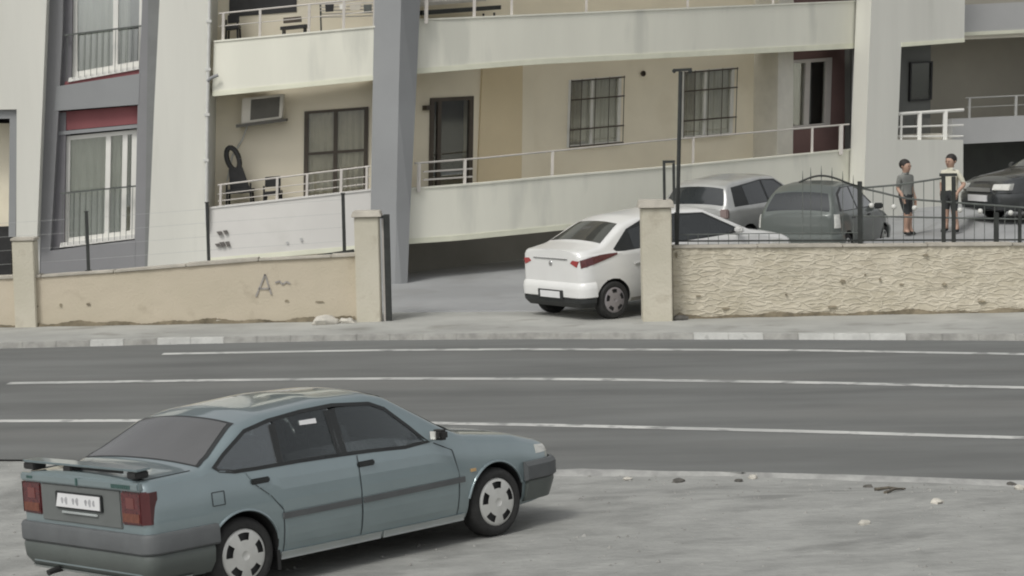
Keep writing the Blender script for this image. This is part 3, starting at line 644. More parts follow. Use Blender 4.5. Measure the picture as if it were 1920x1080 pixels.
B('balcony_shade_panel', Rb, [[(700, 440), (1500, 360), (1500, 660), (690, 660)]], .02, -.2, mat('painted_shade_grey', (.25, .24, .21), .9, scale=.6, var=.1))  # dark wall panel: shade under the lower balcony put into its colour
B('ochre_wall', Rb, [[(905, 60), (978, 60), (974, 420), (890, 420)]], .05, -.2, beige_y)
B('wall_step', Rb, [[(978, 60), (1000, 60), (998, 420), (974, 420)]], .054, -.2, beige)
railing(None, R0, .16, poly([(760, -32), (1640, -62)]), tRu, [(800, .07), (890, .06), (960, .05), (1100, .05), (1290, .05), (1450, .05)], 790, 1606, railm, mids=(.5,))
railing(None, R0, .10, smooth_poly([(740, 309), (900, 297), (1230, 264), (1640, 229)], 60), tRl, [(786, .07), (872, .06), (1036, .06), (1300, .05), (1523, .05), (1577, .09)], 778, 1592, railm, r=.02, mids=())
o_ = W(MB().bar(R0(788, 322, .1), R0(880, 316, .1), .03).build('door_rail', railm, bld)); o_ = W(MB().bar(R0(788, 337, .1), R0(880, 331, .1), .03).build('door_rail', railm, bld))
window('balcony_door', Rb, DOR, .0, [.22], brownf, .09, .03, pane_d, None)
B('lamp', Rb, [[(792, 198), (806, 197), (806, 206), (792, 207)]], .15, 0, brownf)
def grille(w_, pl, q, off, us, vs, dd=.02):
    for u in us: 
        o = MB().bar(pl(*bilin(q, u, 0), off), pl(*bilin(q, u, 1), off), dd).build('grille_bar', brownf, w_); o.matrix_parent_inverse = w_.matrix_world.inverted()
    for v in vs:
        o = MB().bar(pl(*bilin(q, 0, v), off+.012), pl(*bilin(q, 1, v), off+.012), dd*1.9).build('grille_bar', brownf, w_); o.matrix_parent_inverse = w_.matrix_world.inverted()
for q in (WR1, WR2):
    w_ = window('window', Rb, q, -.02, [.46], pvc, .045, .03, pane_d, curtain, 9, cur=(.3, 1), room_d=.3)
    curtain_mesh(Rb, cellq(q, .05, .33, .03, .97), -.1, .025, 3, w_, curtain_d)
    grille(w_, Rb, q, .10, (.0, .2, .46, .72, 1.0), (.02, .30, .74, .99), .016)
v_ = Rb(1203, 138, .02); W(MB().lathe([(.0, .0), (.05, 0), (.06, .02), (.06, .05)], 14, axis='y', c=(0, 0, 0)).build('vent', brownf, bld)).matrix_parent_inverse = bld.matrix_world.inverted() @ Matrix.Translation(v_) @ Matrix.Rotation(R(38), 4, 'Z') @ Matrix.Rotation(R(180), 4, 'X')
# end of the right wing: thin pilaster, maroon recess with a white window
B('pilaster', R0, [[(1484, TOP), (1511, TOP), (1508, 320), (1478, 320)]], -.35, -1.6, mat('pilaster_white', (.62, .60, .53), .88, var=.05))
MRW = [(1520, 112), (1604, 106), (1600, 236), (1516, 244)]
wall_holes('maroon_wall', R0, 1495, 1655, TOP, 520, [MRW], -.75, -1.0, maroon)
window('window', R0, MRW, -.74, [.47], mat('grey_pvc', (.52, .49, .46), .5, var=.05), .12, .05, pane_d, curtain_d, 4, cur=(0, .45))
B('grey_return', R0, [[(1611, TOP), (1640, TOP), (1622, 520), (1598, 520)]], .1, -.12, grey_d)
# right block
B('wall', Q0, [[(1640, TOP), (1812, TOP), (1808, 78), (1690, 86), (1683, 262), (1806, 262), (1806, 560), (1616, 560), (1622, 300), (1634, 0)]], 0, -.5, white)
B('drip_edge', Q0, [[(1690, 80), (1808, 72), (1808, 79), (1690, 88)]], .015, -.45, edge_c)
B('recess_wall', Q0, [[(1660, TOP), (1816, TOP), (1812, 300), (1660, 300)]], -1.2, -1.4, darkin)
B('recess_side', Q0, [[(1683, 80), (1693, 80), (1686, 262), (1678, 262)]], -.5, -1.3, darkin)
window('window', Q0, [(1772, 114), (1814, 112), (1812, 186), (1770, 189)], -1.16, [], mat('dark_window_frame', (.03, .03, .03), .6), .06, .04, pane_d, None)
hr = railing(None, Q0, -.1, poly([(1680, 214), (1806, 206)]), poly([(1680, 258), (1806, 258)]), [(1724, .09), (1772, .10), (1690, .05)], 1684, 1806, pvc, r=.04, mids=(.55, .95))
B('rail_panel', Q0, [[(1690, 224), (1716, 223), (1714, 252), (1688, 254)], [(1734, 222), (1762, 221), (1762, 250), (1734, 251)]], -.3, -.34, mat('rail_panel_grey', (.13, .13, .12), .7))
B('balcony', Q0, [[(1811, 8), (2120, -6), (2120, 52), (1810, 66)]], -.45, -.6, grey_p)
B('balcony', Q0, [[(1806, 223), (2120, 208), (2120, 256), (1806, 271)]], -.35, -.5, grey_p)
B('drip_edge', Q0, [[(1810, 60), (2120, 46), (2120, 52), (1810, 67)]], -.43, -.6, edge_c)
B('floor_slab', Q0, [[(1811, 66), (2120, 52), (2120, 60), (1811, 74)]], -.62, -2.7, soff)
B('floor_slab', Q0, [[(1806, 262), (2120, 247), (2120, 256), (1806, 271)]], -.52, -2.7, soff)
B('floor_slab', Q0, [[(1684, 255), (1812, 250), (1812, 262), (1684, 264)]], -.52, -1.4, soff)
B('recess_wall', Q0, [[(1800, TOP), (2140, TOP), (2140, 560), (1800, 560)]], -2.6, -2.8, mat('recess_warm', (.34, .325, .28), .9, scale=.4, var=.08))
B('garage_wall', Q0, [[(1800, 262), (2140, 250), (2140, 560), (1800, 560)]], -2.45, -2.58, darkin)
B('garage_side', Q0, [[(1806, 268), (1818, 267), (1816, 520), (1806, 520)]], -.5, -2.45, darkin)
B('wall', Q0, [[(2060, TOP), (2160, TOP), (2160, 560), (2060, 560)]], -.3, -.6, grey_p)
railing(None, Q0, -.4, poly([(1810, 184), (2120, 170)]), poly([(1810, 223), (2120, 208)]), [(1818, .05), (1905, .06), (2000, .05)], 1812, 2110, mat('rail_grey', (.36, .36, .34), .5), mids=(.45,))
B('lower_panel', Q0, [[(1820, 278), (2080, 266), (2080, 380), (1818, 392)]], -2.40, -2.44, mat('garage_gloom', (.11, .115, .105), .7, scale=2, var=.1))  # dark panel across the garage; the dim interior is put into its colour
# body of the building behind everything, closing it to the sky
hv = MB(); hv.box(-14, -2.4, 42.0, 55, -.1, 11); hv.build('x', room)
core = bpy.data.objects['x']; core.name = 'building_core'; core.data.name = 'building_core'; core.parent = bld; W(core)
mb = MB(); p0 = Rb.p-Rb.n*.4-Rb.A*.3; p1 = p0+Rb.A*13; q1 = p1-Rb.n*8; q0 = p0-Rb.n*8
mb.prism([(*p[:2], -.1) for p in (p0, p1, q1, q0)], [(*p[:2], 11) for p in (p0, p1, q1, q0)]); W(mb.build('building_core', room, bld))
mb = MB(); p0 = Q0.p-Q0.n*3.0-Q0.A*1; p1 = p0+Q0.A*14; q1 = p1-Q0.n*6; q0 = p0-Q0.n*6
mb.prism([(*p[:2], -.1) for p in (p0, p1, q1, q0)], [(*p[:2], 11) for p in (p0, p1, q1, q0)]); W(mb.build('building_core', room, bld))

# ------------------------------------------------------------------ things on the balconies
ac = thing('air_conditioner', 'beige outdoor air conditioner hung under the left balcony ceiling', 'air conditioner', Lb(492, 232, .2)); bpy.context.view_layer.update()
q = [(459, 184), (536, 176), (533, 222), (457, 232)]
W(slab(MB(), Lb, q, .42, .12).build('casing', ac_m, ac, bevel=.015))
W(slab(MB(), Lb, cellq(q, .22, .92, .1, .9), .426, .40).build('fan_grille', ac_s, ac))
W(slab(MB(), Lb, [(448, 233), (540, 222), (540, 227), (448, 239)], .46, .02).build('bracket', ac_s, ac))
W(MB().tube([Lb(466, 236, .2), Lb(455, 262, .05), Lb(436, 292, .03), Lb(426, 340, .03)], .018, 6).build('hose', pipe_m, ac, smooth=60))
def chair(label, pl, off, x, ytop, yseat, yfloor, wpx, oval, group=None):
    c = thing('balcony_chair', label, 'chair', pl(x, yfloor, off), group); bpy.context.view_layer.update()
    hw = wpx/2; P = lambda u, y, o=0: pl(x+u*hw, y, off+o)
    if oval:
        cy, ry = lerp(ytop, yseat, .26), (yseat-ytop)*.25
        ring = [P(math.cos(a)*.5-.5+.22*math.sin(a), cy+math.sin(a)*ry) for a in np.linspace(0, 2*math.pi, 19)]
        W(MB().tube(ring, .05, 6).build('backrest', blackp, c, smooth=60))
        W(slab(MB(), pl, [(x-.85*hw, cy+ry*.9), (x+.25*hw, cy+ry*.7), (x+.95*hw, yseat-4), (x-.7*hw, yseat)], off+.04, off-.04).build('back_support', blackp, c, bevel=.01))
    else:
        W(slab(MB(), pl, [(x-hw, ytop), (x+hw, ytop-2), (x+hw, lerp(ytop, yseat, .55)), (x-hw, lerp(ytop, yseat, .55)+2)], off-.1, off-.14).build('backrest', blackp, c, bevel=.01))
    W(slab(MB(), pl, [(x-hw, yseat-4), (x+hw*1.2, yseat-7), (x+hw*1.2, yseat), (x-hw, yseat+4)], off+.25, off-.2).build('seat', blackp, c, bevel=.01))
    for u in (-.85, 1.05):
        for o in (.2, -.16): W(MB().tube([P(u, yseat, o), P(u*1.15, yfloor, o*1.2)], .022, 6).build('leg', blackp, c))
    W(MB().tube([P(-.9, yseat-16, .2), P(-.9, yseat, .2)], .02, 6).build('arm', blackp, c)); W(MB().tube([P(1.05, yseat-18, .2), P(1.05, yseat, .2)], .02, 6).build('arm', blackp, c))
chair('black chair with an oval open back on the lower left balcony', L0, -.5, 442, 277, 362, 415, 46, True)
chair('low black chair behind the railing of the lower left balcony', L0, -.5, 505, 334, 366, 412, 30, False)
chair('dark chair at the left end of the upper left balcony', L0, -.5, 430, 26, 52, 105, 22, False)
def clothes_rack(label, x0, x1, y0, y1, yb):
    t = thing('drying_rack', label, 'drying rack', L0((x0+x1)/2, yb, -.5)); bpy.context.view_layer.update()
    for k in range(5): W(MB().bar(L0(x0, lerp(y0, y1, k/5), -.4-k*.06), L0(x1, lerp(y0, y1, k/5)-3, -.4-k*.06), .02).build('rail', railm, t))
    for x in (x0, x1): W(MB().bar(L0(x, y0, -.55), L0(x+3, yb, -.5), .03).build('leg', iron, t))
    for k, (u, wd, h) in enumerate(((.1, .16, 14), (.36, .12, 9), (.55, .2, 11), (.8, .15, 16))):
        xa = lerp(x0, x1, u); xb = lerp(x0, x1, u+wd)
        W(slab(MB(), L0, [(xa, y0+1), (xb, y0), (xb-1, y0+h), (xa+1, y0+h+1)], -.37, -.40).build('cloth', [blackp, curtain, curtain_d, iron_g][k], t))
clothes_rack('drying rack with dark and pale laundry on the upper left balcony', 596, 700, 6, 36, 96)
tb = thing('balcony_table', 'small dark table in the middle of the upper left balcony', 'table', L0(545, 100, -.5)); bpy.context.view_layer.update()
W(slab(MB(), L0, [(522, 49), (572, 44), (572, 50), (522, 55)], -.3, -.75).build('table_top', blackp, tb))
W(slab(MB(), L0, [(527, 32), (560, 29), (560, 39), (527, 42)], -.4, -.6).build('folded_cloth', brownf, tb))
for x in (527, 567):
    for o in (-.35, -.7): W(MB().bar(L0(x, 50, o), L0(x, 100, o), .03).build('leg', blackp, tb))
tc_ = thing('dark_bench', 'long dark bench behind the railing of the upper right balcony', 'bench', R0(880, 60, -.6)); bpy.context.view_layer.update()
W(slab(MB(), R0, [(812, 18), (960, 8), (960, 16), (812, 27)], -.35, -.8).build('seat', iron, tc_))
W(slab(MB(), R0, [(815, -6), (955, -16), (955, -2), (815, 10)], -.75, -.8).build('backrest', curtain_d, tc_))
for x in (820, 950): 
    for o in (-.4, -.75): W(MB().bar(R0(x, 22, o), R0(x, 100, o), .04).build('leg', iron, tc_))
# ------------------------------------------------------------------ cars
tyre_m = mat('tyre_rubber', (.028, .028, .027), .85, scale=20, var=.2)
well_m = mat('wheel_well', (.015, .015, .015), .95, scale=5, var=.2)
hub_m = mat('wheel_cover', (.62, .62, .59), .4, metal=.35, scale=8, var=.05)
carglass = mat('car_glass', (.03, .034, .035), .06, scale=2, var=.1, spec=.7, coat=.5)
carglass_r = mat('car_glass_grey', (.10, .10, .10), .12, scale=2, var=.06, spec=.7)
trim = mat('black_trim', (.022, .024, .024), .5, scale=6, var=.15)
bump_d = mat('bumper_grey_plastic', (.10, .106, .108), .6, scale=4, var=.1)
lamp_r = mat('tail_lamp_red', (.095, .022, .024), .18, scale=30, var=.25, coat=.5)
lamp_a = mat('tail_lamp_amber', (.15, .045, .025), .18, scale=30, var=.2, coat=.5)
lamp_w = mat('lamp_clear', (.62, .62, .58), .2, scale=20, var=.1, coat=.5)
plate_w = mat('plate_white', (.68, .68, .68), .5, scale=5, var=.03)
plate_k = mat('plate_marks', (.34, .34, .35), .6, scale=9, var=.2)
chrome = mat('dull_chrome', (.55, .55, .55), .25, metal=.9, scale=4, var=.05)
def table(pts, sig):
    xs = np.linspace(pts[0][0], pts[-1][0], 900); ys = np.interp(xs, [p[0] for p in pts], [p[1] for p in pts]); dx = xs[1]-xs[0]
    k = int(sig/dx)
    if k > 1:
        ker = np.hanning(2*k+3); ker /= ker.sum(); ys = np.convolve(np.pad(ys, k+1, mode='edge'), ker, 'valid')
    return lambda x: np.interp(x, xs, ys)
class Car:
    def __init__(s, top, belt, wmid, xr, xf, zb=.2, k=.52, rr=(.16, .24), taper=(.93, .90), crown=.05, sig=.10, sidep=None, rwell=.335, whl=.29, axles=(0, 2.6), track_in=.02):
        s.zt = table(top, sig); s.zb_ = zb; s.belt = table(belt, .25); s.k = k; s.xr, s.xf, s.wmid, s.rr, s.tp, s.cr = xr, xf, wmid, rr, taper, crown
        s.axles, s.rwell, s.whl, s.track_in = axles, rwell, whl, track_in
        s.sp = table(sidep or [(0, .90), (.10, .955), (.30, .99), (.55, 1.0), (.80, .985), (1.0, .955)], .06)
    def w(s, x):
        L_ = s.xf-s.xr; t = (x-s.xr)/L_
        b = 1-(1-s.tp[0])*max(0, (.38-t)/.38)**2-(1-s.tp[1])*max(0, (t-.62)/.38)**2
        w_ = s.wmid*b
        for e, r, in ((x-s.xr, s.rr[0]), (s.xf-x, s.rr[1])):
            if e < r: u = 1-max(0, e)/r; w_ -= r*.75*(1-math.sqrt(max(0, 1-u*u)))
        return w_
    def zb(s, x):
        e = min(x-s.xr, s.xf-x); return s.zb_+.06*max(0, 1-e/.5)**2
    def bz(s, x):
        return min(float(s.belt(x)), float(s.zt(x))-s.crn(x)-.045)
    def crn(s, x): return s.cr*(.75 if s.zt(x) < s.belt(x)+.12 else 1)
    def side(s, x, z):
        b, zb = s.bz(x), s.zb(x)
        if z <= b: return s.w(x)*float(s.sp((z-zb)/max(.05, b-zb)))
        return s.w(x)*float(s.sp(1.0)) - s.k*(z-b) - .012*min(1, (z-b)/.03)
    def edge(s, x): ze = float(s.zt(x))-s.crn(x); return s.side(x, ze), ze
    def top(s, x, y):
        we, ze = s.edge(x); return ze + s.crn(x)*(1-min(1, abs(y)/we)**2.2)
    def ring(s, x):
        zb, b = s.zb(x), s.bz(x); we, ze = s.edge(x); P = [(0, zb), (.5*s.side(x, zb), zb)]
        for i in range(15): z = lerp(zb, b, i/14); P.append((s.side(x, z), z))
        r = min(.055, (ze-b)*.6)
        for i in range(1, 9): z = lerp(b, ze-r, i/8); P.append((s.side(x, z), z))
        A = np.array([s.side(x, ze-r), ze-r]); Bc = np.array([we, ze]); y2 = we-.07; Cc = np.array([y2, s.top(x, y2)])
        for t in (.25, .5, .75, 1): P.append(tuple((1-t)**2*A+2*t*(1-t)*Bc+t*t*Cc))
        for i in range(1, 9): y = y2*(1-i/8); P.append((y, s.top(x, y)))
        return P
    def body(s, paint, parent, name='body', cabin=None):
        xs = np.unique(np.concatenate([s.xr+np.array([0, .004, .015, .035, .06, .1, .15]), np.linspace(s.xr+.2, s.xf-.25, 84), s.xf-np.array([.2, .15, .1, .065, .035, .015, .004, 0])]))
        mb = MB(); rows = []
        for x in xs:
            P = s.ring(x); rows.append([(x, y, z) for y, z in P]+[(x, -y, z) for y, z in P[-2:0:-1]])
        k = len(rows[0]); V = [p for r in rows for p in r]
        F = [(i*k+j, i*k+(j+1) % k, (i+1)*k+(j+1) % k, (i+1)*k+j) for i in range(len(rows)-1) for j in range(k)]
        F += [tuple(range(k)), tuple(range(len(rows)*k-1, (len(rows)-1)*k-1, -1))]
        o = mb.add(V, F).build(name, [paint, well_m], parent)
        cut = MB(); yin = s.wmid-.30
        cutters = []
        for ax in s.axles:
            for sg in (1, -1):
                a = [(ax+s.rwell*math.cos(t), sg*yin, s.whl+.01+s.rwell*math.sin(t)) for t in np.linspace(0, 2*math.pi, 49)[:-1]]
                b = [(p[0], sg*(s.wmid+.3), p[2]) for p in a]
                c = MB().prism(a, b).build('cut', well_m); cutters.append(c)
                md = o.modifiers.new('b', 'BOOLEAN'); md.operation = 'DIFFERENCE'; md.solver = 'EXACT'; md.object = c
        if cabin:                                           # open the cabin from side to side behind the side windows
            c = MB().prism([(x, -2, z) for x, z in cabin], [(x, 2, z) for x, z in cabin]).build('cut', well_m); cutters.append(c)
            md = o.modifiers.new('b', 'BOOLEAN'); md.operation = 'DIFFERENCE'; md.solver = 'EXACT'; md.object = c
        o.parent = None; bpy.context.view_layer.update()
        ev = o.evaluated_get(bpy.context.evaluated_depsgraph_get()); me = bpy.data.meshes.new_from_object(ev)
        o.modifiers.clear(); o.data = me; o.parent = parent
        for c in cutters: bpy.data.objects.remove(c)
        while len(me.materials) > 2: me.materials.pop()
        mi = []
        for p in me.polygons:
            c = p.center; k_ = 0
            for ax in s.axles:
                d = math.hypot(c.x-ax, c.z-s.whl-.01)
                if d < s.rwell+.004 and abs(c.y) < s.w(c.x)*1.01 and abs(c.y) >= yin-.003 and (abs(d-s.rwell) < .006 or abs(abs(c.y)-yin) < .004): k_ = 1
            if cabin and c.z > .8 and abs(c.y) < s.side(c.x, c.z)-.03 and c.z < s.top(c.x, c.y)-.012: k_ = 1
            mi.append(k_)
        me.polygons.foreach_set('material_index', mi); me.shade_smooth(); me.set_sharp_from_angle(angle=R(32)); me.update()
        return o
    def side_patch(s, poly_, sg, off, thick=.02, n=3):     # polygon (x, z) laid on the side surface, as a curved band of columns
        xs_ = [p[0] for p in poly_]; a, b = min(xs_), max(xs_); N_ = max(6, min(28, int((b-a)/.06)+4)); rows = []
        brk = sorted(set([round(x, 5) for x in xs_])); cols = sorted(set(list(np.linspace(a, b, N_))+brk)); e = (b-a)*1e-4
        cols = [min(max(c, a+e), b-e) for c in cols]; cols = [c for i, c in enumerate(cols) if i == 0 or c-cols[i-1] > 1e-4]
        for x in cols:
            zs = []
            for (x0, z0), (x1, z1) in zip(poly_, poly_[1:]+poly_[:1]):
                if (x0 <= x < x1) or (x1 <= x < x0): zs.append(lerp(z0, z1, (x-x0)/(x1-x0)))
            if len(zs) >= 2: rows.append((x, min(zs), max(zs)))
        V = []; m = 5
        for x, z0, z1 in rows:
            for j in range(m): z = lerp(z0, z1, j/(m-1)); V.append((x, sg*(s.side(x, z)+off), z))
            for j in range(m-1, -1, -1): z = lerp(z0, z1, j/(m-1)); V.append((x, sg*(s.side(x, z)+off-thick), z))
        k = 2*m; n_ = len(rows); F = [(i*k+j, (i+1)*k+j, (i+1)*k+(j+1) % k, i*k+(j+1) % k) for i in range(n_-1) for j in range(k)]
        return MB().add(V, F+[tuple(range(k)), tuple(range(n_*k-1, (n_-1)*k-1, -1))])
    def strip_patch(s, pts, sg, off, thick=.03):           # band (x, z low, z high) laid on the side surface
        V = []
        for x, a, b in pts:
            for z in (a, (a+b)/2, b): V.append((x, sg*(s.side(x, z)+off), z))
            for z in (b, (a+b)/2, a): V.append((x, sg*(s.side(x, z)+off-thick), z))
        k = 6; n = len(pts); F = [(i*k+j, (i+1)*k+j, (i+1)*k+(j+1) % k, i*k+(j+1) % k) for i in range(n-1) for j in range(k)]
        return MB().add(V, F+[tuple(range(k)), tuple(range(n*k-1, (n-1)*k-1, -1))])
    def top_patch(s, xa, xb, fa, fb, off, nx=8, ny=12, mw=None):  # glass on windscreen or rear window; fa, fb: share of the half width
        def fn(u, v):
            x = lerp(xa, xb, u); f = lerp(fa, fb, u); y = (v*2-1)*f*s.edge(x)[0]; return (x, y, s.top(x, y)+off)
        return MB().grid(fn, nx, ny)
    def plan_sweep(s, prof, xa, rear=True, n=26, zlev=.45):     # bumper: profile (offset, z) swept round the end of the car
        L_ = []; e = s.xr if rear else s.xf; sg = 1 if rear else -1; r = s.rr[0 if rear else 1]
        xs = [xa]+list(np.linspace(xa, e+sg*r, 5))[1:]+[e+sg*r*(1-math.sin(t)) for t in np.linspace(0, math.pi/2, 9)[1:]]
        pts = [(x, s.w(x)) for x in xs]; h = [(x, y) for x, y in pts]; ye = h[-1][1]
        full = h+[(e, ye*t) for t in (.66, .33, 0, -.33, -.66)]+[(x, -y) for x, y in h[::-1]]
        rows = []
        for i, p in enumerate(full):
            a = np.array(full[max(0, i-1)]); b = np.array(full[min(len(full)-1, i+1)]); t = b-a; t /= np.linalg.norm(t)
            nn = np.array([t[1], -t[0]]) if rear else np.array([t[1], -t[0]])
            c = np.array(p)
            ref = np.array([(s.xr+s.xf)/2, 0])
            if np.dot(nn, c-ref) < 0: nn = -nn
            rows.append([(c[0]+nn[0]*o, c[1]+nn[1]*o, z) for o, z in prof])
        k = len(prof); V = [q for r_ in rows for q in r_]
        F = [(i*k+j, (i+1)*k+j, (i+1)*k+(j+1) % k, i*k+(j+1) % k) for i in range(len(rows)-1) for j in range(k)]
        F += [tuple(range(k)), tuple(range(len(rows)*k-1, (len(rows)-1)*k-1, -1))]
        return MB().add(V, F)
    def wheels(s, parent, rim_r=.203, spokes=5, wd=.19, cover=None, holes=True, yaw_front=0):
        cover = cover or hub_m; R_ = s.whl
        for ax in s.axles:
            for sg in (1, -1):
                yo = s.wmid-.012-s.track_in
                wh = bpy.data.objects.new('wheel', None)
                tyre = MB().lathe([(rim_r*.98, -.02), (rim_r+.004, 0), (rim_r+.03, .006), (R_-.03, .003), (R_-.008, -.02), (R_, -.045), (R_, -wd+.03), (R_-.02, -wd), (rim_r, -wd), (rim_r*.98, -.02)], 40).build('wheel', tyre_m, parent, smooth=40)
                for v in tyre.data.vertices: v.co.y *= sg
                if sg < 0: tyre.data.flip_normals()
                tyre.location = (ax, sg*yo, R_)
                c = MB(); n = 60; per = n//spokes; radii = [0, .03, .035, .112*rim_r/.195, .166*rim_r/.195, rim_r*.93, rim_r*.99]; hts = [.012, .012, .016, .012, .004, .000, -.012]
                V = []; F = []
                for r, h in zip(radii, hts):
                    for j in range(n): a = 2*math.pi*j/n; V.append((r*math.cos(a), sg*h, r*math.sin(a)))
                for i in range(len(radii)-1):
                    for j in range(n):
                        if holes and i == 3 and (j % per) < per*.42: continue
                        F.append((i*n+j, i*n+(j+1) % n, (i+1)*n+(j+1) % n, (i+1)*n+j))
                c.add(V, F).build('wheel_cover', cover, tyre, smooth=40)
                MB().lathe([(0, -.035*sg), (rim_r*.985, -.035*sg)], 32).build('rim', mat('rim_steel', (.07, .07, .07), .6), tyre)
        return
def seam(car, pts, sg, m, parent, wd=.006, name='door_seam'):
    mb = MB()
    for (x0, z0), (x1, z1) in zip(pts[:-1], pts[1:]):
        L_ = math.hypot(x1-x0, z1-z0); nx, nz = -(z1-z0)/L_*wd/2, (x1-x0)/L_*wd/2
        for i in range(6):
            a, b = i/6, (i+1)/6; q = [(lerp(x0, x1, t)+e*nx, lerp(z0, z1, t)+e*nz) for t, e in ((a, 1), (b, 1), (b, -1), (a, -1))]
            v = [(x, sg*(car.side(x, z)+.0035), z) for x, z in q]; mb.add(v, [(0, 1, 2, 3)])
    return mb.build(name, m, parent)

# ---- parked saloon in the foreground
paint = mat('pale_teal_paint', (.255, .32, .335), .28, metal=.5, scale=1.5, var=.04, coat=1.0)
paint.node_tree.nodes['Principled BSDF'].inputs['Coat IOR'].default_value = 1.75
paint_d = mat('teal_grey_skirt', (.095, .108, .10), .5, scale=3, var=.08, coat=.2)
T = Car(top=[(-.93, .99), (-.40, 1.005), (-.34, 1.015), (.10, 1.275), (.35, 1.335), (1.0, 1.375), (1.45, 1.365), (1.62, 1.325), (2.22, .955), (2.32, .93), (2.9, .85), (3.28, .745), (3.36, .70), (3.42, .60)],
        belt=[(-.93, .955), (-.2, .945), (.5, .925), (2.0, .895), (2.6, .85), (3.42, .62)], wmid=.885, xr=-.875, xf=3.40, zb=.205, k=.50, rr=(.09, .22), taper=(.965, .90), sig=.055,
        axles=(-.035, 2.60), rwell=.325, whl=.288)
tem = thing('parked_car', 'pale teal four-door saloon with rear spoiler parked on the gravel lot', 'car', mtx=CARM); bpy.context.view_layer.update()
T.wheels(tem)
MI = np.array(CARM.inverted())
def on_T(px, py, off=0.0):        # pixel -> (x, z) on the near side of this car
    d = ray(px, py); o3 = (MI @ np.array([*OC, 1]))[:3]; d3 = MI[:3, :3] @ d; Y = -.8
    for _ in range(12):
        t = (Y-o3[1])/d3[1]; p = o3+t*d3; Y = -(T.side(float(np.clip(p[0], T.xr, T.xf)), p[2])+off)
    return float(p[0]), float(p[2])
PX = lambda pts: [on_T(*p) for p in pts]
dlo = PX([(396, 877), (415, 850), (455, 805), (500, 785), (560, 768), (620, 756), (690, 753), (720, 763), (766, 797), (806, 829), (760, 842), (700, 848), (640, 856), (560, 868), (480, 882), (440, 888), (410, 886)])
win_f = PX([(621, 766), (660, 760), (692, 758), (718, 768), (762, 801), (796, 828), (740, 840), (650, 852)])
win_r = PX([(510, 790), (560, 773), (612, 764), (640, 853), (560, 866), (526, 872)])
win_q = PX([(403, 875), (420, 849), (459, 807), (506, 788), (526, 873), (470, 881), (440, 885), (412, 883)])
def shrink(poly_, f=.93):
    c = np.mean(np.array(poly_), 0); return [tuple(c+(np.array(p)-c)*f) for p in poly_]
hole = PX([(404, 875), (420, 851), (459, 808), (503, 789), (561, 773), (621, 761), (688, 758), (716, 767), (762, 800), (798, 828), (758, 838), (700, 845), (640, 853), (560, 865), (480, 878), (442, 885), (412, 883)])
T.body(paint, tem, cabin=hole)
seat_m = mat('seat_cloth', (.07, .072, .075), .95, scale=8, var=.15)
for x0, nm in ((.42, 'rear_seat'), (1.22, 'front_seat')):
    for y in (-.36, .36):
        st = MB().prism([(x0, y-.24, .80), (x0+.14, y-.24, .80), (x0+.03, y-.22, 1.12), (x0-.06, y-.22, 1.12)], [(x0, y+.24, .80), (x0+.14, y+.24, .80), (x0+.03, y+.22, 1.12), (x0-.06, y+.22, 1.12)]).build(nm, seat_m, tem, bevel=.03)
        MB().box(x0-.07, x0+.02, y-.12, y+.12, 1.135, 1.245).build('headrest', seat_m, st, bevel=.03)
MB().tube([(1.70+.05*math.sin(t), .36+.18*math.cos(t), .90+.17*math.sin(t)) for t in np.linspace(0, 2*math.pi, 21)], .014, 6).build('steering_wheel', trim, tem, smooth=60)
def band(poly_, sg, wd, off, name, parent):             # flat strip that follows an outline on the side
    n = len(poly_); c = np.mean(np.array(poly_), 0); V = []
    for i in range(n):
        for t in (0, .5):
            a, b = np.array(poly_[i]), np.array(poly_[(i+1) % n]); p = a+(b-a)*t
            pr, nx = (np.array(poly_[i-1]) if t == 0 else a), b
            d = nx-pr; d = d/np.linalg.norm(d); nn = np.array([-d[1], d[0]])
            if np.dot(nn, c-p) < 0: nn = -nn
            q = p+nn*wd
            V += [(p[0], sg*(T.side(*p)+off), p[1]), (q[0], sg*(T.side(*q)+off), q[1]), (q[0], sg*(T.side(*q)+off-.02), q[1])]
    m = 2*n; return MB().add(V, [(3*i+k, 3*((i+1) % m)+k, 3*((i+1) % m)+k+1, 3*i+k+1) for i in range(m) for k in (0, 1)]).build(name, trim, parent)
side_glass = glass('car_side_glass', (.80, .83, .83), .08, .03); quarter_glass = glass('car_quarter_glass', (.70, .76, .78), .42, .06)
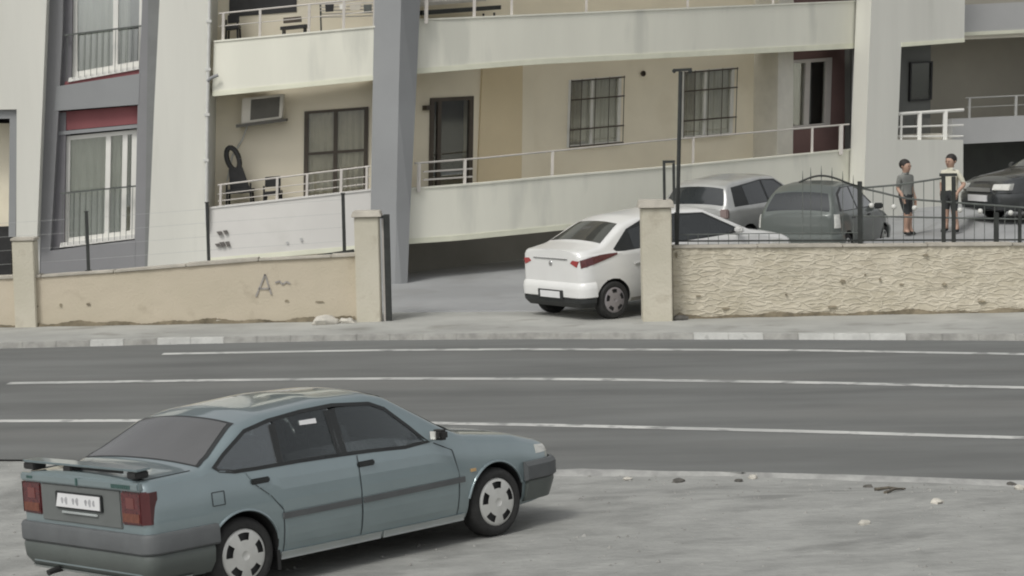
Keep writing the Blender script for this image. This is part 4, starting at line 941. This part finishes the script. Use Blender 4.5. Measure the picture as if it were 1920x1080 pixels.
for sg in (-1, 1):
    dr = band(dlo, sg, .028, .004, 'window_surround', tem)
    T.side_patch(PX([(606, 770), (626, 766), (652, 852), (634, 856)]), sg, .006).build('window_pillar', trim, tem)
    T.side_patch(PX([(502, 797), (514, 793), (532, 870), (521, 873)]), sg, .006).build('window_pillar', trim, tem)
    for nm, pl_, mm in (('door_window', win_f, side_glass), ('door_window', win_r, side_glass), ('quarter_window', win_q, quarter_glass)):
        T.side_patch(pl_, sg, .003, .006).build(nm, mm, dr)
    # doors: panels a few millimetres proud, with handles
    for nm, dp, hx, hz in (('rear_door', [(.335, .565), (.335, .60), (.22, .70), (.10, .80), (.02, .905), (1.10, .885), (1.11, .60), (1.105, .565)], .15, .825), ('front_door', [(1.125, .565), (1.13, .60), (1.12, .884), (1.90, .868), (2.10, .80), (2.16, .60), (2.16, .565)], 1.19, .81),
                           ('rear_door_lower', [(.345, .495), (.37, .25), (1.10, .25), (1.105, .495)], None, None), ('front_door_lower', [(1.125, .495), (1.12, .25), (2.14, .25), (2.15, .495)], None, None)):
        d_ = T.side_patch(dp, sg, .0035, n=6).build(nm, paint, tem)
        if hx is not None:
            h_ = MB(); 
            for i in range(2): pass
            xx, zz = hx, hz; y_ = T.side(xx, zz)
            h_.box(xx-.085, xx+.085, *sorted((sg*(y_-.01), sg*(y_+.022))), zz-.02, zz+.024).build('handle', trim, d_, bevel=.01)
    T.side_patch([(.33, .507), (.33, .553), (1.10, .553), (1.10, .507)], sg, .016, .03).build('side_moulding', bump_d, tem)
    T.side_patch([(1.13, .507), (1.13, .553), (2.22, .560), (2.22, .515)], sg, .016, .03).build('side_moulding', bump_d, tem)
    T.side_patch([(.33, .19), (.33, .25), (1.33, .245), (1.33, .19)], sg, .024, .05).build('sill_trim', mat('sill_pale', (.40, .43, .42), .4, coat=.3), tem)
    T.side_patch([(1.36, .19), (1.36, .245), (2.24, .245), (2.24, .19)], sg, .024, .05).build('sill_trim', MATS['sill_pale'], tem)
    for ax in T.axles:                                   # wheel-arch lips
        for a0, a1 in ((20, 168),):
            tt = np.linspace(R(a0), R(a1), 24); pts = []
            for t in tt:
                x, z = ax+.333*math.cos(t), T.whl+.01+.333*math.sin(t); pts.append((x, sg*(T.side(x, z)+.002), z))
            MB().tube(pts, .012, 6).build('arch_lip', paint, tem, smooth=60)
    # mirror
    mm_ = MB(); y_ = T.side(1.93, .92)
    MB().box(1.90, 1.99, *sorted((sg*(y_+.03), sg*(y_+.16))), .90, .985).build('mirror', paint if sg > 0 else blackp, tem, bevel=.02)
    MB().box(1.93, 1.98, *sorted((sg*(y_-.03), sg*(y_+.04))), .90, .935).build('mirror_arm', blackp, tem)
    MB().box(1.885, 1.899, *sorted((sg*(y_+.045), sg*(y_+.10))), .91, .975).build('mirror_glass', lamp_w, tem)
    # front lamp and indicator wrap
    hl = T.side_patch([(3.13, .625), (3.13, .70), (3.27, .685), (3.31, .625)], sg, .006, .03, n=5).build('headlight', lamp_w, tem)
    T.side_patch([(2.30, .585), (2.30, .61), (2.36, .61), (2.36, .585)], sg, .008).build('side_repeater', mat('repeater_amber', (.5, .33, .16), .3), tem)
seam_m = mat('shut_line', (.035, .042, .044), .8)
for sg in (-1, 1):
    for pts in ([(1.1175, .255), (1.115, .56), (1.118, .885)], [(.345, .25), (.338, .58), (.235, .70), (.105, .80), (.03, .90)], [(2.155, .25), (2.165, .58), (2.12, .79), (1.93, .875)], [(-.19, .70), (-.19, .80), (-.30, .80), (-.30, .70), (-.19, .70)]): seam(T, pts, sg, seam_m, tem, .007)
for f_ in (-.80, .80):
    MB().tube([(x, f_*.93, T.top(x, f_*.93)+.001) for x in np.linspace(-.83, -.40, 8)], .004, 5).build('boot_seam', seam_m, tem)
# windscreen, rear window
rw = T.top_patch(-.325, .115, .90, .80, .006).build('rear_window', carglass_r, tem, smooth=60)
rs = T.top_patch(-.335, .145, .955, .87, .003).build('rear_window_seal', trim, tem, smooth=60)
T.top_patch(1.63, 2.20, .84, .93, .005).build('windscreen', carglass, tem, smooth=60)
T.top_patch(1.60, 2.22, .90, .96, .002).build('windscreen_seal', trim, tem, smooth=60)
# rear face
xr = T.xr
MB().box(xr-.012, xr+.02, -.54, .54, .60, .885).build('rear_garnish', mat('garnish_grey', (.135, .145, .14), .5, scale=3, var=.08), tem, bevel=.008)
MB().box(xr-.030, xr+.02, -.80, .80, .890, .955).build('boot_lip', paint, tem, bevel=.012)
for sg in (-1, 1):
    ll = MB().prism([(xr-.016, sg*.545, .635), (xr-.016, sg*.80, .64), (xr-.016, sg*.80, .885), (xr-.016, sg*.545, .885)], [(xr+.05, sg*.545, .635), (xr+.05, sg*.83, .64), (xr+.05, sg*.83, .885), (xr+.05, sg*.545, .885)]).build('tail_lamp', lamp_r, tem, bevel=.012)
    MB().prism([(xr-.015, sg*.803, .645), (xr+.035, sg*.852, .645), (xr+.035, sg*.848, .88), (xr-.015, sg*.803, .88)], [(xr+.10, sg*.803, .645), (xr+.11, sg*.84, .645), (xr+.11, sg*.836, .88), (xr+.10, sg*.803, .88)]).build('lamp_wrap', mat('lamp_dark_red', (.085, .02, .022), .2, coat=.5), ll)
    MB().box(xr-.021, xr-.012, *sorted((sg*.57, sg*.78)), .66, .725).build('lamp_lower', lamp_a, ll)
    MB().box(xr-.020, xr-.012, *sorted((sg*.62, sg*.72)), .76, .84).build('lamp_reflector', mat('lamp_pale_red', (.17, .06, .055), .25), ll)
pl_ = MB().box(xr-.030, xr-.0125, -.315, .315, .708, .838).build('number_plate_holder', trim, tem, bevel=.006)
pw = MB().prism([(xr-.036, -.295, .722), (xr-.036, .30, .722), (xr-.036, .265, .825), (xr-.036, -.30, .825)], [(xr-.0305, -.295, .722), (xr-.0305, .30, .722), (xr-.0305, .265, .825), (xr-.0305, -.30, .825)]).build('number_plate', plate_w, tem)
# three illegible clumps of characters, as blurred as in the picture
for y0, n_ in ((.225, 2), (.075, 2), (-.095, 3)):
    for i in range(n_):
        yy = y0-i*.053; zc = .772; r_ = .018+.004*(i % 2)
        a_ = [(xr-.0375, yy-.018+r_*math.cos(t)*(.85+.25*math.sin(3*t+i)), zc+1.35*r_*math.sin(t)) for t in np.linspace(0, 2*math.pi, 13)[:-1]]
        MB().prism(a_, [(xr-.0362, q[1], q[2]) for q in a_]).build('plate_character', plate_k, pw)
MB().box(xr-.028, xr-.013, -.24, .24, .672, .69).build('plate_ledge', MATS['sill_pale'], tem, bevel=.004)
mkg = mat('badge_green', (.045, .095, .085), .5, scale=20, var=.2)
mb = MB()
for i in range(9): mb.box(xr-.034, xr-.031, -.48-i*.028, -.46-i*.028, .905, .935)
mb.build('rear_badge', mkg, tem)
MB().box(xr-.034, xr-.031, .62, .70, .915, .935).build('rear_badge', mkg, tem)
MB().box(xr-.036, xr-.031, -.010, .012, .895, .95).build('rear_emblem', mkg, tem)
# spoiler on two black feet
sp = MB().prism([(xr+.0, -.76, 1.028), (xr+.0, .80, 1.028), (xr+.15, .78, 1.034), (xr+.15, -.74, 1.034)], [(xr-.005, -.76, 1.046), (xr-.005, .80, 1.046), (xr+.14, .78, 1.05), (xr+.14, -.74, 1.05)]).build('spoiler', paint, tem, bevel=.01)
for y, h_ in ((.72, .075), (.18, .055), (-.68, .06)): MB().box(xr+.004, xr+.12, y-h_, y+h_, .975, 1.0275).build('spoiler_foot', blackp, sp, bevel=.008)
MB().box(xr+.05, xr+.06, -.50, .05, 1.0, 1.0275).build('spoiler_strut', blackp, sp)
# bumpers
rb = T.plan_sweep([(.0, .575), (.028, .572), (.042, .55), (.042, .44), (.03, .425), (0, .425)], .335 - .62, True).build('rear_bumper', bump_d, tem, smooth=35)
T.plan_sweep([(.0, .423), (.020, .42), (.03, .395), (.018, .30), (-.05, .215), (-.09, .215)], .335-.66, True).build('bumper_skirt', paint_d, rb, smooth=35)
T.plan_sweep([(-.02, .228), (-.028, .226), (-.045, .205), (-.10, .205)], -.5, True).build('bumper_edge', MATS['sill_pale'], rb, smooth=35)
fb = T.plan_sweep([(.0, .575), (.03, .57), (.055, .54), (.055, .43), (.035, .415), (0, .415)], 2.94, False).build('front_bumper', bump_d, tem, smooth=35)
T.plan_sweep([(.0, .413), (.03, .41), (.03, .38), (-.02, .24), (-.08, .225), (-.10, .225)], 2.96, False).build('bumper_skirt', paint_d, fb, smooth=35)
MB().tube([(xr+.25, .42, .23), (xr-.03, .42, .215), (xr-.075, .42, .205)], .024, 10).build('exhaust', blackp, tem, smooth=50)
MB().box(xr+.25, 3.2, -.55, .55, .17, .23).build('underbody', well_m, tem)
for sg in (-1, 1): MB().box(.28, .31, *sorted((sg*.66, sg*.84)), .12, .27).build('mud_flap', blackp, tem)
MB().box(.55, .66, -.10, .02, 1.16, 1.19).build('x', lamp_w, tem); bpy.data.objects.remove(bpy.data.objects['x'])
stk = T.side_patch(PX([(560, 789), (590, 784), (592, 793), (562, 797)]), -1, .010).build('window_sticker', plate_w, tem)

def simple_car(name, label, shape, paint_, at, yaw, z, dlo_, panes, rear, front, extra=None, rimc=None, tilt=0.0, wheel_kw={}):
    Mx = Matrix.Translation((at[0], at[1], z)) @ Matrix.Rotation(yaw, 4, 'Z') @ Matrix.Rotation(tilt, 4, 'Y')
    t = thing(name, label, 'car', mtx=Mx); bpy.context.view_layer.update()
    shape.body(paint_, t); shape.wheels(t, cover=rimc, **wheel_kw)
    for sg in (-1, 1):
        d_ = shape.side_patch(dlo_, sg, .003).build('window_surround', trim, t)
        for p in panes: shape.side_patch(p, sg, .007).build('door_window', carglass, d_)
    shape.top_patch(*rear[:4], .006).build('rear_window', carglass, t, smooth=60)
    shape.top_patch(*front[:4], .006).build('windscreen', carglass, t, smooth=60)
    return t
# ---- white saloon turning into the driveway
wpaint = mat('white_car_paint', (.72, .72, .70), .3, scale=2, var=.02, coat=.6)
SW = Car(top=[(-.62, 1.19), (-.16, 1.25), (-.10, 1.26), (.45, 1.53), (.78, 1.605), (1.6, 1.63), (2.3, 1.58), (3.2, 1.13), (3.3, 1.09), (3.9, .98), (4.23, .85), (4.35, .70)],
         belt=[(-.62, 1.09), (0, 1.07), (1.8, 1.04), (3.3, .99), (4.35, .74)], wmid=.90, xr=-.60, xf=4.35, zb=.24, k=.48, rr=(.22, .40), taper=(.93, .86), sig=.11, axles=(0, 3.15), rwell=.345, whl=.315)
_q = gp(1140, 598, PAVE_Z); YW = R(37); _hd = np.array([math.cos(YW), math.sin(YW), 0]); _lf = np.array([-math.sin(YW), math.cos(YW), 0])
sw_at = _q + _lf*.80 + _hd*.12
sed = simple_car('white_sedan', 'white sedan with red tail lamps turning in behind the right gate pillar', SW, wpaint, sw_at, YW, yard_z(0, sw_at[1]+.5)-.004,
    [(.10, 1.14), (.5, 1.42), (.85, 1.52), (1.6, 1.545), (2.25, 1.49), (2.95, 1.12), (3.03, 1.075), (1.5, 1.075), (.3, 1.085), (.14, 1.10)],
    [[(.52, 1.10), (.52, 1.40), (1.32, 1.50), (1.34, 1.10)], [(1.4, 1.10), (1.38, 1.51), (2.2, 1.47), (2.85, 1.13), (2.85, 1.10)]],
    (-.06, .46, .88, .78), (2.40, 3.14, .86, .92), rimc=mat('alloy_rim', (.33, .31, .32), .4, metal=.4), tilt=-R(4), wheel_kw=dict(rim_r=.215))
for sg in (-1, 1):
    tl = SW.strip_patch([(-.57, .90, 1.03), (-.50, .92, 1.05), (-.38, .945, 1.07), (-.20, .98, 1.085), (.0, 1.02, 1.085), (.14, 1.055, 1.08)], sg, .010, .03).build('tail_lamp', lamp_r, sed)
    MB().prism([(-.608, sg*.52, .98), (-.608, sg*.68, .92), (-.60, sg*.72, 1.02), (-.608, sg*.58, 1.03)], [(-.52, sg*.52, .98), (-.49, sg*.76, .92), (-.49, sg*.76, 1.02), (-.52, sg*.58, 1.03)]).build('reversing_lamp', mat('lamp_red_bright', (.34, .05, .05), .25, coat=.4), tl)
SW.plan_sweep([(0, .66), (.03, .63), (.045, .55), (.04, .42), (.0, .40)], -.36, True).build('rear_bumper', wpaint, sed, smooth=35)
db = SW.plan_sweep([(0, .398), (.035, .395), (.03, .33), (-.05, .24), (-.1, .24)], -.40, True).build('bumper_diffuser', trim, sed, smooth=35)
MB().box(-.655, -.640, -.33, .33, .375, .53).build('plate_recess', trim, sed, bevel=.004); MB().box(-.668, -.656, -.26, .26, .40, .51).build('number_plate', plate_w, sed, bevel=.004)
MB().box(-.615, -.59, -.45, .45, 1.03, 1.05).build('boot_trim', chrome, sed, bevel=.006)
MB().ball((-.605, 0, .96), .045, 12, sc=(.3, 1, 1)).build('emblem', chrome, sed, smooth=60)
for sg in (-1, 1):
    y_ = SW.side(2.8, 1.08); MB().box(2.75, 2.86, *sorted((sg*(y_+.02), sg*(y_+.2))), 1.08, 1.19).build('mirror', wpaint, sed, bevel=.03)
    for hx in (.55, 1.55): MB().box(hx-.09, hx+.09, *sorted((sg*(SW.side(hx, .86)-.01), sg*(SW.side(hx, .86)+.025))), .845, .88).build('handle', wpaint, sed, bevel=.01)
    SW.side_patch([(3.62, .74), (3.66, .86), (3.9, .84), (4.05, .74)], sg, .008).build('headlight', lamp_w, sed)
    SW.side_patch([(.38, .24), (.38, .30), (2.55, .30), (2.55, .24)], sg, .012).build('sill_trim', mat('sill_grey', (.30, .29, .26), .5), sed)
SW.plan_sweep([(0, .58), (.03, .56), (.05, .48), (.02, .26), (-.06, .22), (-.1, .22)], 3.56, False).build('front_bumper', wpaint, sed, smooth=35)

def at_px(x, Y): return np.array([(x-960)/FOC*Y, Y])
# ---- silver hatchback parked behind, tail towards the street
SH = Car(top=[(-.70, 1.0), (-.64, 1.05), (-.42, 1.42), (-.15, 1.50), (.8, 1.535), (1.3, 1.50), (2.15, 1.02), (2.3, .98), (3.0, .88), (3.25, .72)], belt=[(-.7, .95), (2.2, .93), (3.3, .70)], wmid=.86, xr=-.70, xf=3.25, zb=.22, k=.42, rr=(.18, .35), taper=(.95, .88), sig=.07, axles=(0, 2.45), rwell=.335, whl=.30)
_a = at_px(1340, 41.4)
hat = simple_car('silver_hatchback', 'silver hatchback parked in the yard behind the white sedan', SH, mat('silver_paint', (.46, .465, .45), .3, metal=.3, coat=.6), _a, R(52), yard_z(4.6, 42)-.02,
    [(-.38, 1.0), (-.28, 1.36), (.8, 1.43), (1.3, 1.40), (2.0, .98)], [[(.1, 1.0), (.1, 1.36), (.75, 1.41), (.78, 1.0)], [(.86, 1.0), (.83, 1.41), (1.25, 1.37), (1.85, 1.0)]], (-.635, -.44, .92, .90), (1.4, 2.1, .86, .92), tilt=-R(2.5))
for sg in (-1, 1):
    MB().box(-.715, -.62, *sorted((sg*.62, sg*.80)),   .80, .98).build('tail_lamp', mat('lamp_smoked', (.26, .20, .19), .25), hat, bevel=.02)
MB().box(-.715, -.69, -.26, .26, .70, .81).build('number_plate', plate_w, hat)
SH.plan_sweep([(0, .62), (.03, .6), (.045, .5), (.02, .26), (-.06, .22), (-.1, .22)], -.36, True).build('rear_bumper', MATS['silver_paint'], hat, smooth=35)
# ---- grey-green hatchback broadside behind the fence
gpaint = mat('grey_green_paint', (.115, .13, .12), .35, metal=.2, scale=2, var=.04, coat=.5)
SG = Car(top=[(-.62, .95), (-.58, 1.0), (-.30, 1.36), (0, 1.49), (.7, 1.53), (1.2, 1.48), (2.0, 1.0), (2.15, .96), (2.9, .86), (3.1, .70)], belt=[(-.62, .94), (2.1, .92), (3.1, .68)], wmid=.83, xr=-.62, xf=3.1, zb=.22, k=.42, rr=(.2, .35), taper=(.93, .88), sig=.10, axles=(0, 2.4), rwell=.33, whl=.29)
_a = at_px(1516, 39.8)
gr = simple_car('grey_hatchback', 'grey-green hatchback parked broadside in the yard behind the iron fence', SG, gpaint, _a, R(64), yard_z(5.6, 40.2),
    [(-.30, .99), (-.12, 1.32), (.2, 1.42), (1.1, 1.42), (1.85, .98)], [[(-.18, 1.0), (-.02, 1.30), (.25, 1.40), (.62, 1.41), (.66, 1.0)], [(.74, 1.0), (.70, 1.41), (1.08, 1.39), (1.72, 1.0)]], (-.56, -.30, .9, .85), (1.3, 1.95, .86, .92))
for sg in (-1, 1):
    SG.side_patch([(-.58, .70), (-.56, .95), (-.40, .95), (-.42, .70)], sg, .01).build('tail_lamp', lamp_w, gr)
    SG.side_patch([(2.55, .62), (2.6, .76), (2.85, .74), (2.98, .62)], sg, .01).build('headlight', lamp_w, gr)
    for hx in (.35, 1.3): MB().box(hx-.08, hx+.08, *sorted((sg*(SG.side(hx, .85)-.01), sg*(SG.side(hx, .85)+.02))), .835, .87).build('handle', trim, gr, bevel=.008)
    MB().box(1.68, 1.78, *sorted((sg*(SG.side(1.7, .95)+.02), sg*(SG.side(1.7, .95)+.18))), .94, 1.05).build('mirror', trim, gr, bevel=.02)
SG.plan_sweep([(0, .58), (.03, .56), (.045, .48), (.02, .26), (-.06, .22), (-.1, .22)], 2.62, False).build('front_bumper', gpaint, gr, smooth=35)
SG.plan_sweep([(0, .58), (.03, .56), (.045, .48), (.02, .26), (-.06, .22), (-.1, .22)], -.30, True).build('rear_bumper', gpaint, gr, smooth=35)
# ---- black car nosing in at the right edge
kpaint = mat('black_car_paint', (.032, .035, .036), .25, scale=2, var=.1, coat=.8)
SK = Car(top=[(-.95, .98), (-.5, 1.03), (.05, 1.36), (.4, 1.44), (1.05, 1.46), (1.55, 1.42), (2.35, 1.0), (2.5, .97), (3.2, .87), (3.42, .75), (3.5, .62)], belt=[(-.95, .95), (1.5, .94), (2.5, .90), (3.5, .66)], wmid=.87, xr=-.93, xf=3.5, zb=.2, k=.5, rr=(.2, .36), taper=(.93, .86), sig=.10, axles=(0, 2.62), rwell=.335, whl=.305)
_yk = R(203); _a = at_px(1862, 41.3)+np.array([2.95, 1.15])
blk = simple_car('black_car', 'black car with pale number plate cut off by the right edge', SK, kpaint, _a, _yk, yard_z(9.9, 41.6)-.004,
    [(-.25, 1.0), (.15, 1.28), (.5, 1.37), (1.1, 1.38), (1.5, 1.34), (2.1, 1.0)], [[(.4, 1.0), (.4, 1.31), (.95, 1.35), (.98, .99)], [(1.05, .99), (1.03, 1.35), (1.45, 1.32), (1.98, 1.0)]], (-.42, .1, .88, .8), (1.65, 2.3, .86, .92))
for sg in (-1, 1):
    MB().prism([(3.36, sg*.42, .62), (3.28, sg*.76, .62), (3.24, sg*.76, .75), (3.32, sg*.42, .74)], [(3.53, sg*.42, .62), (3.42, sg*.80, .62), (3.37, sg*.80, .74), (3.49, sg*.42, .73)]).build('headlight', lamp_w, blk, bevel=.01)
    MB().box(2.02, 2.13, *sorted((sg*(SK.side(2.05, .98)+.02), sg*(SK.side(2.05, .98)+.2))), .97, 1.09).build('mirror', kpaint, blk, bevel=.03)
SK.plan_sweep([(0, .57), (.03, .55), (.045, .47), (.02, .26), (-.06, .22), (-.1, .22)], 3.02, False).build('front_bumper', kpaint, blk, smooth=35)
MB().box(3.535, 3.56, -.30, .30, .40, .52).build('number_plate', plate_w, blk)
MB().box(3.50, 3.535, -.38, .38, .585, .66).build('radiator_grille', chrome, blk)

# ------------------------------------------------------------------ two children in the yard
skin = mat('skin', (.42, .27, .20), .6, scale=6, var=.05)
hairm = mat('dark_hair', (.02, .017, .015), .7, scale=30, var=.3)
def person(label, at, z, yaw, H_, shirt, shorts, pose):
    root = thing('person', label, 'person', (at[0], at[1], z), 'children in the yard'); root.rotation_euler.z = yaw; bpy.context.view_layer.update()
    k = H_/1.45
    J = {'pel': (0, 0, .74), 'bel': (0, .01, .86), 'che': (0, .01, 1.03), 'col': (0, .005, 1.15), 'nec': (0, .0, 1.195), 'jaw': (0, -.015, 1.24), 'hed': (0, -.005, 1.318), 'crn': (0, .005, 1.39)}
    rad = {'pel': (.125, .095), 'bel': (.115, .085), 'che': (.135, .09), 'col': (.09, .065), 'nec': (.048, .05), 'jaw': (.068, .075), 'hed': (.086, .098), 'crn': (.066, .076)}
    E_ = [('pel', 'bel'), ('bel', 'che'), ('che', 'col'), ('col', 'nec'), ('nec', 'jaw'), ('jaw', 'hed'), ('hed', 'crn')]
    for sd_, sg in (('l', 1), ('r', -1)):
        p = pose[sd_]
        J[sd_+'hip'] = (sg*.075, 0, .70); J[sd_+'kne'] = (sg*.095+p['kx'], p['ky'], .40); J[sd_+'ank'] = (sg*.10+p['ax'], p['ay'], .075); J[sd_+'toe'] = (sg*.115+p['ax'], p['ay']-.14, .03); J[sd_+'hee'] = (sg*.10+p['ax'], p['ay']+.03, .03)
        J[sd_+'sho'] = (sg*.155, .01, 1.10); J[sd_+'elb'] = (sg*.20+p['ex'], p['ey'], .88); J[sd_+'wri'] = (sg*.20+p['wx'], p['wy'], p['wz']); J[sd_+'pal'] = tuple(np.array(J[sd_+'wri'])+np.array(p['hd'])*.06)
        rad.update({sd_+'hip': (.085, .085), sd_+'kne': (.056, .056), sd_+'ank': (.036, .04), sd_+'toe': (.034, .024), sd_+'hee': (.034, .03), sd_+'sho': (.058, .055), sd_+'elb': (.038, .038), sd_+'wri': (.026, .024), sd_+'pal': (.032, .018)})
        E_ += [('pel', sd_+'hip'), (sd_+'hip', sd_+'kne'), (sd_+'kne', sd_+'ank'), (sd_+'ank', sd_+'toe'), (sd_+'ank', sd_+'hee'), ('che', sd_+'sho'), (sd_+'sho', sd_+'elb'), (sd_+'elb', sd_+'wri'), (sd_+'wri', sd_+'pal')]
        hd = np.array(p['hd']); base = np.array(J[sd_+'pal']); side = np.array([0, 1, 0.]) if abs(hd[1]) < .8 else np.array([1., 0, 0])
        for fi, (so_, ln) in enumerate(((-.024, .055), (-.008, .065), (.008, .062), (.022, .05))):
            a = f'{sd_}f{fi}a'; b = f'{sd_}f{fi}b'; J[a] = tuple(base+hd*.035+side*so_); J[b] = tuple(base+hd*(.035+ln)+side*so_*1.2+np.array([-sg*.012, 0, 0])); rad[a] = (.0085, .0085); rad[b] = (.007, .007); E_ += [(sd_+'pal', a), (a, b)]
        J[sd_+'th'] = tuple(base+hd*.02-side*.045+np.array([-sg*.01, 0, 0])); rad[sd_+'th'] = (.009, .009); E_.append((sd_+'wri', sd_+'th'))
    names = list(J); idx = {n_: i for i, n_ in enumerate(names)}
    me = bpy.data.meshes.new('body'); me.from_pydata([tuple(np.array(J[n_])*k) for n_ in names], [(idx[a], idx[b]) for a, b in E_], [])
    o = bpy.data.objects.new('body', me); col.objects.link(o)
    md = o.modifiers.new('s', 'SKIN'); o.modifiers.new('u', 'SUBSURF').levels = 2
    for i, n_ in enumerate(names):
        sv = me.skin_vertices[0].data[i]; sv.radius = (rad[n_][0]*k*(1.14 if rad[n_][0] > .02 else 1), rad[n_][1]*k*(1.14 if rad[n_][0] > .02 else 1)); sv.use_root = n_ == 'pel'
    md.use_smooth_shade = True
    bpy.context.view_layer.update(); me2 = bpy.data.meshes.new_from_object(o.evaluated_get(bpy.context.evaluated_depsgraph_get()))
    o.modifiers.clear(); o.data = me2
    for m_ in (skin, shirt, shorts, tyre_m): me2.materials.append(m_)
    for p in me2.polygons:
        x, y, z_ = np.array(p.center)/k; mi = 0
        if z_ < .075: mi = 3
        elif .42 < z_ < .78 and abs(x) < .19: mi = 2
        elif .78 <= z_ < 1.195 and (abs(x) < .17 or z_ > .93): mi = 1
        p.material_index = mi
    o.parent = root; me2.shade_smooth()
    c = np.array([0, .028, 1.348])*k
    MB().ball(c, .112*k, 14, sc=(.93, 1.0, .92)).build('hair', hairm, root, smooth=80)
    for sg in (1, -1):
        MB().ball(np.array([sg*.03, -.104, 1.312])*k, .010*k, 8).build('eye', hairm, root, smooth=80)
        MB().ball(np.array([sg*.100, .0, 1.305])*k, .022*k, 8, sc=(.4, .8, 1)).build('ear', skin, root, smooth=80)
    MB().ball(np.array([0, -.115, 1.288])*k, .013*k, 8, sc=(.8, 1, 1.2)).build('nose', skin, root, smooth=80)
    MB().ball(np.array([0, -.098, 1.255])*k, .02*k, 8, sc=(1.1, .4, .25)).build('mouth', mat('lips', (.30, .13, .11), .6), root, smooth=80)
    return root
stand = dict(kx=0, ky=0, ax=0, ay=0, ex=0, ey=.03, wx=.03, wy=-.02, wz=.70, hd=(0, -.15, -.98))
walk = dict(kx=.03, ky=-.09, ax=.05, ay=-.03, ex=.05, ey=.06, wx=.0, wy=-.10, wz=.76, hd=(0, -.25, -.96))
gsh = mat('grey_shirt', (.20, .205, .19), .9, scale=8, var=.08); csh = mat('cream_shirt', (.62, .60, .49), .9, scale=8, var=.06)
dsh = mat('dark_shorts', (.035, .037, .038), .9, scale=8, var=.15)
YP = 40.6
person('child in a grey shirt and dark shorts standing behind the iron fence', at_px(1702, YP), yard_z(at_px(1702, YP)[0], YP)-.004, R(38), 1.46, gsh, dsh, {'l': stand, 'r': walk})
YP2 = 40.9
person('child in a cream shirt standing between the fence posts and the black car', at_px(1786, YP2), yard_z(at_px(1786, YP2)[0], YP2)-.004, R(-42), 1.52, csh, dsh, {'l': walk, 'r': stand})

# ------------------------------------------------------------------ loose bits on the ground
rockm = mat('pale_rock', (.46, .44, .39), .95, scale=9, c2=(.6, .57, .5), bump=.5, bscale=30)
darkst = mat('dark_stone', (.10, .095, .085), .95, scale=9, var=.3)
def rock(name, label, cat, p, r, sc, m, group=None, n=10):
    mb = MB().ball((0, 0, 0), r, n, sc=sc); v = np.array(mb.v); v *= (1+.5*(rng.random((len(v), 1))-.5)); v[:n] = v[0]; v[-n:] = v[-1]; mb.v = [tuple(q) for q in v]
    o = mb.build(name, m, smooth=35); o.location = (p[0], p[1], p[2]+r*sc[2]*.35); o.rotation_euler.z = rng.random()*6
    return tag(o, label, cat, group)
p = gp(612, 606, PAVE_Z); rock('broken_concrete', 'largest pale lump of broken concrete at the foot of the left wall', 'rubble', (p[0], p[1]-.12, p[2]), .2, (1.25, .6, .5), rockm)
p = gp(640, 604, PAVE_Z); rock('broken_concrete', 'smaller pale rubble lump touching the left gate pillar side', 'rubble', (p[0]+.1, p[1]-.1, p[2]), .12, (1.2, .7, .5), rockm)
p = gp(408, 604, PAVE_Z); rock('broken_concrete', 'small pale stone against the wall below the black corner fence post', 'rubble', (p[0], p[1]-.1, p[2]), .12, (1, .7, .6), rockm)
p = gp(1274, 598, PAVE_Z); rock('dark_stone', 'dark stone at the base of the right gate pillar', 'stone', (p[0], p[1]-.14, p[2]), .11, (1.2, .7, .5), darkst)
def lp_(px, py): 
    q = gp(px, py); 
    for _ in range(8): q = gp(px, py, lot_z(q[0], q[1])+lot_bump(q[0], q[1]))
    return q
rock('dark_lump', 'flat black lump on the gravel near the road edge', 'stone', lp_(1272, 904), .06, (1.3, .9, .45), darkst)
for lab, px, py, r, m_ in (('small white stone on the gravel left of the black lump', 1177, 900, .04, rockm), ('white crumpled scrap on the gravel right of the black lump', 1412, 897, .05, rockm), ('pale stone on the gravel at the right, near the twigs', 1757, 943, .05, rockm),
                      ('pale flat stone in the middle of the gravel lot', 1620, 983, .045, rockm), ('pale stone by the road at the right edge', 1912, 917, .05, rockm), ('brown stone next to the twigs by the road', 1628, 914, .04, darkst), ('dark pebble near the road beside the pale scrap', 1385, 903, .035, darkst), ('dark stone by the road near the right edge', 1895, 910, .045, darkst)):
    rock('stone', lab, 'stone', lp_(px, py), r, (1.3, 1, .55), m_, 'loose stones on the gravel')
tw = mat('twig_bark', (.13, .115, .09), .95, scale=20, var=.3)
for lab, a, b in (('longer dry brown twig lying on the gravel by the road', (1640, 921), (1695, 920)), ('short dry twig lying next to the longer one', (1660, 927), (1697, 919))):
    A_, B_ = lp_(*a), lp_(*b); mid = (A_+B_)/2+np.array((0, .03, .01))
    tag(MB().tube([A_+(0, 0, .015), mid+(0, 0, .015), B_+(0, 0, .015)], .018, 6, r2=.008).build('twig', tw, smooth=60), lab, 'twig', 'twigs on the gravel')
pebm = mat('pebble_grey', (.19, .19, .178), .95, scale=2, c2=(.34, .335, .315))
mb = MB()
for i in range(2600):
    x = rng.uniform(-6, 7.5); e = float(np.interp(x, nx_, ny_)); y = e-.05-abs(rng.normal(0, 3.2))
    if y < 12: continue
    r = .006+.02*rng.random()**3; z = lot_z(x, y)+lot_bump(x, y)*min(1, (e-y)/.6)
    q = np.array([(1, 0, 0), (0, 1, 0), (-1, 0, 0), (0, -1, 0), (0, 0, .7)])*r*(.7+.6*rng.random((5, 1)))
    an = rng.random()*6; c_, s2 = math.cos(an), math.sin(an); q = [(a*c_-b*s2+x, a*s2+b*c_+y, c+z-.003) for a, b, c in q]
    mb.add(q, [(0, 1, 4), (1, 2, 4), (2, 3, 4), (3, 0, 4)])
tag(mb.build('pebbles', pebm, fix=False), 'small pebbles scattered over the gravel lot', 'pebbles', kind='stuff')
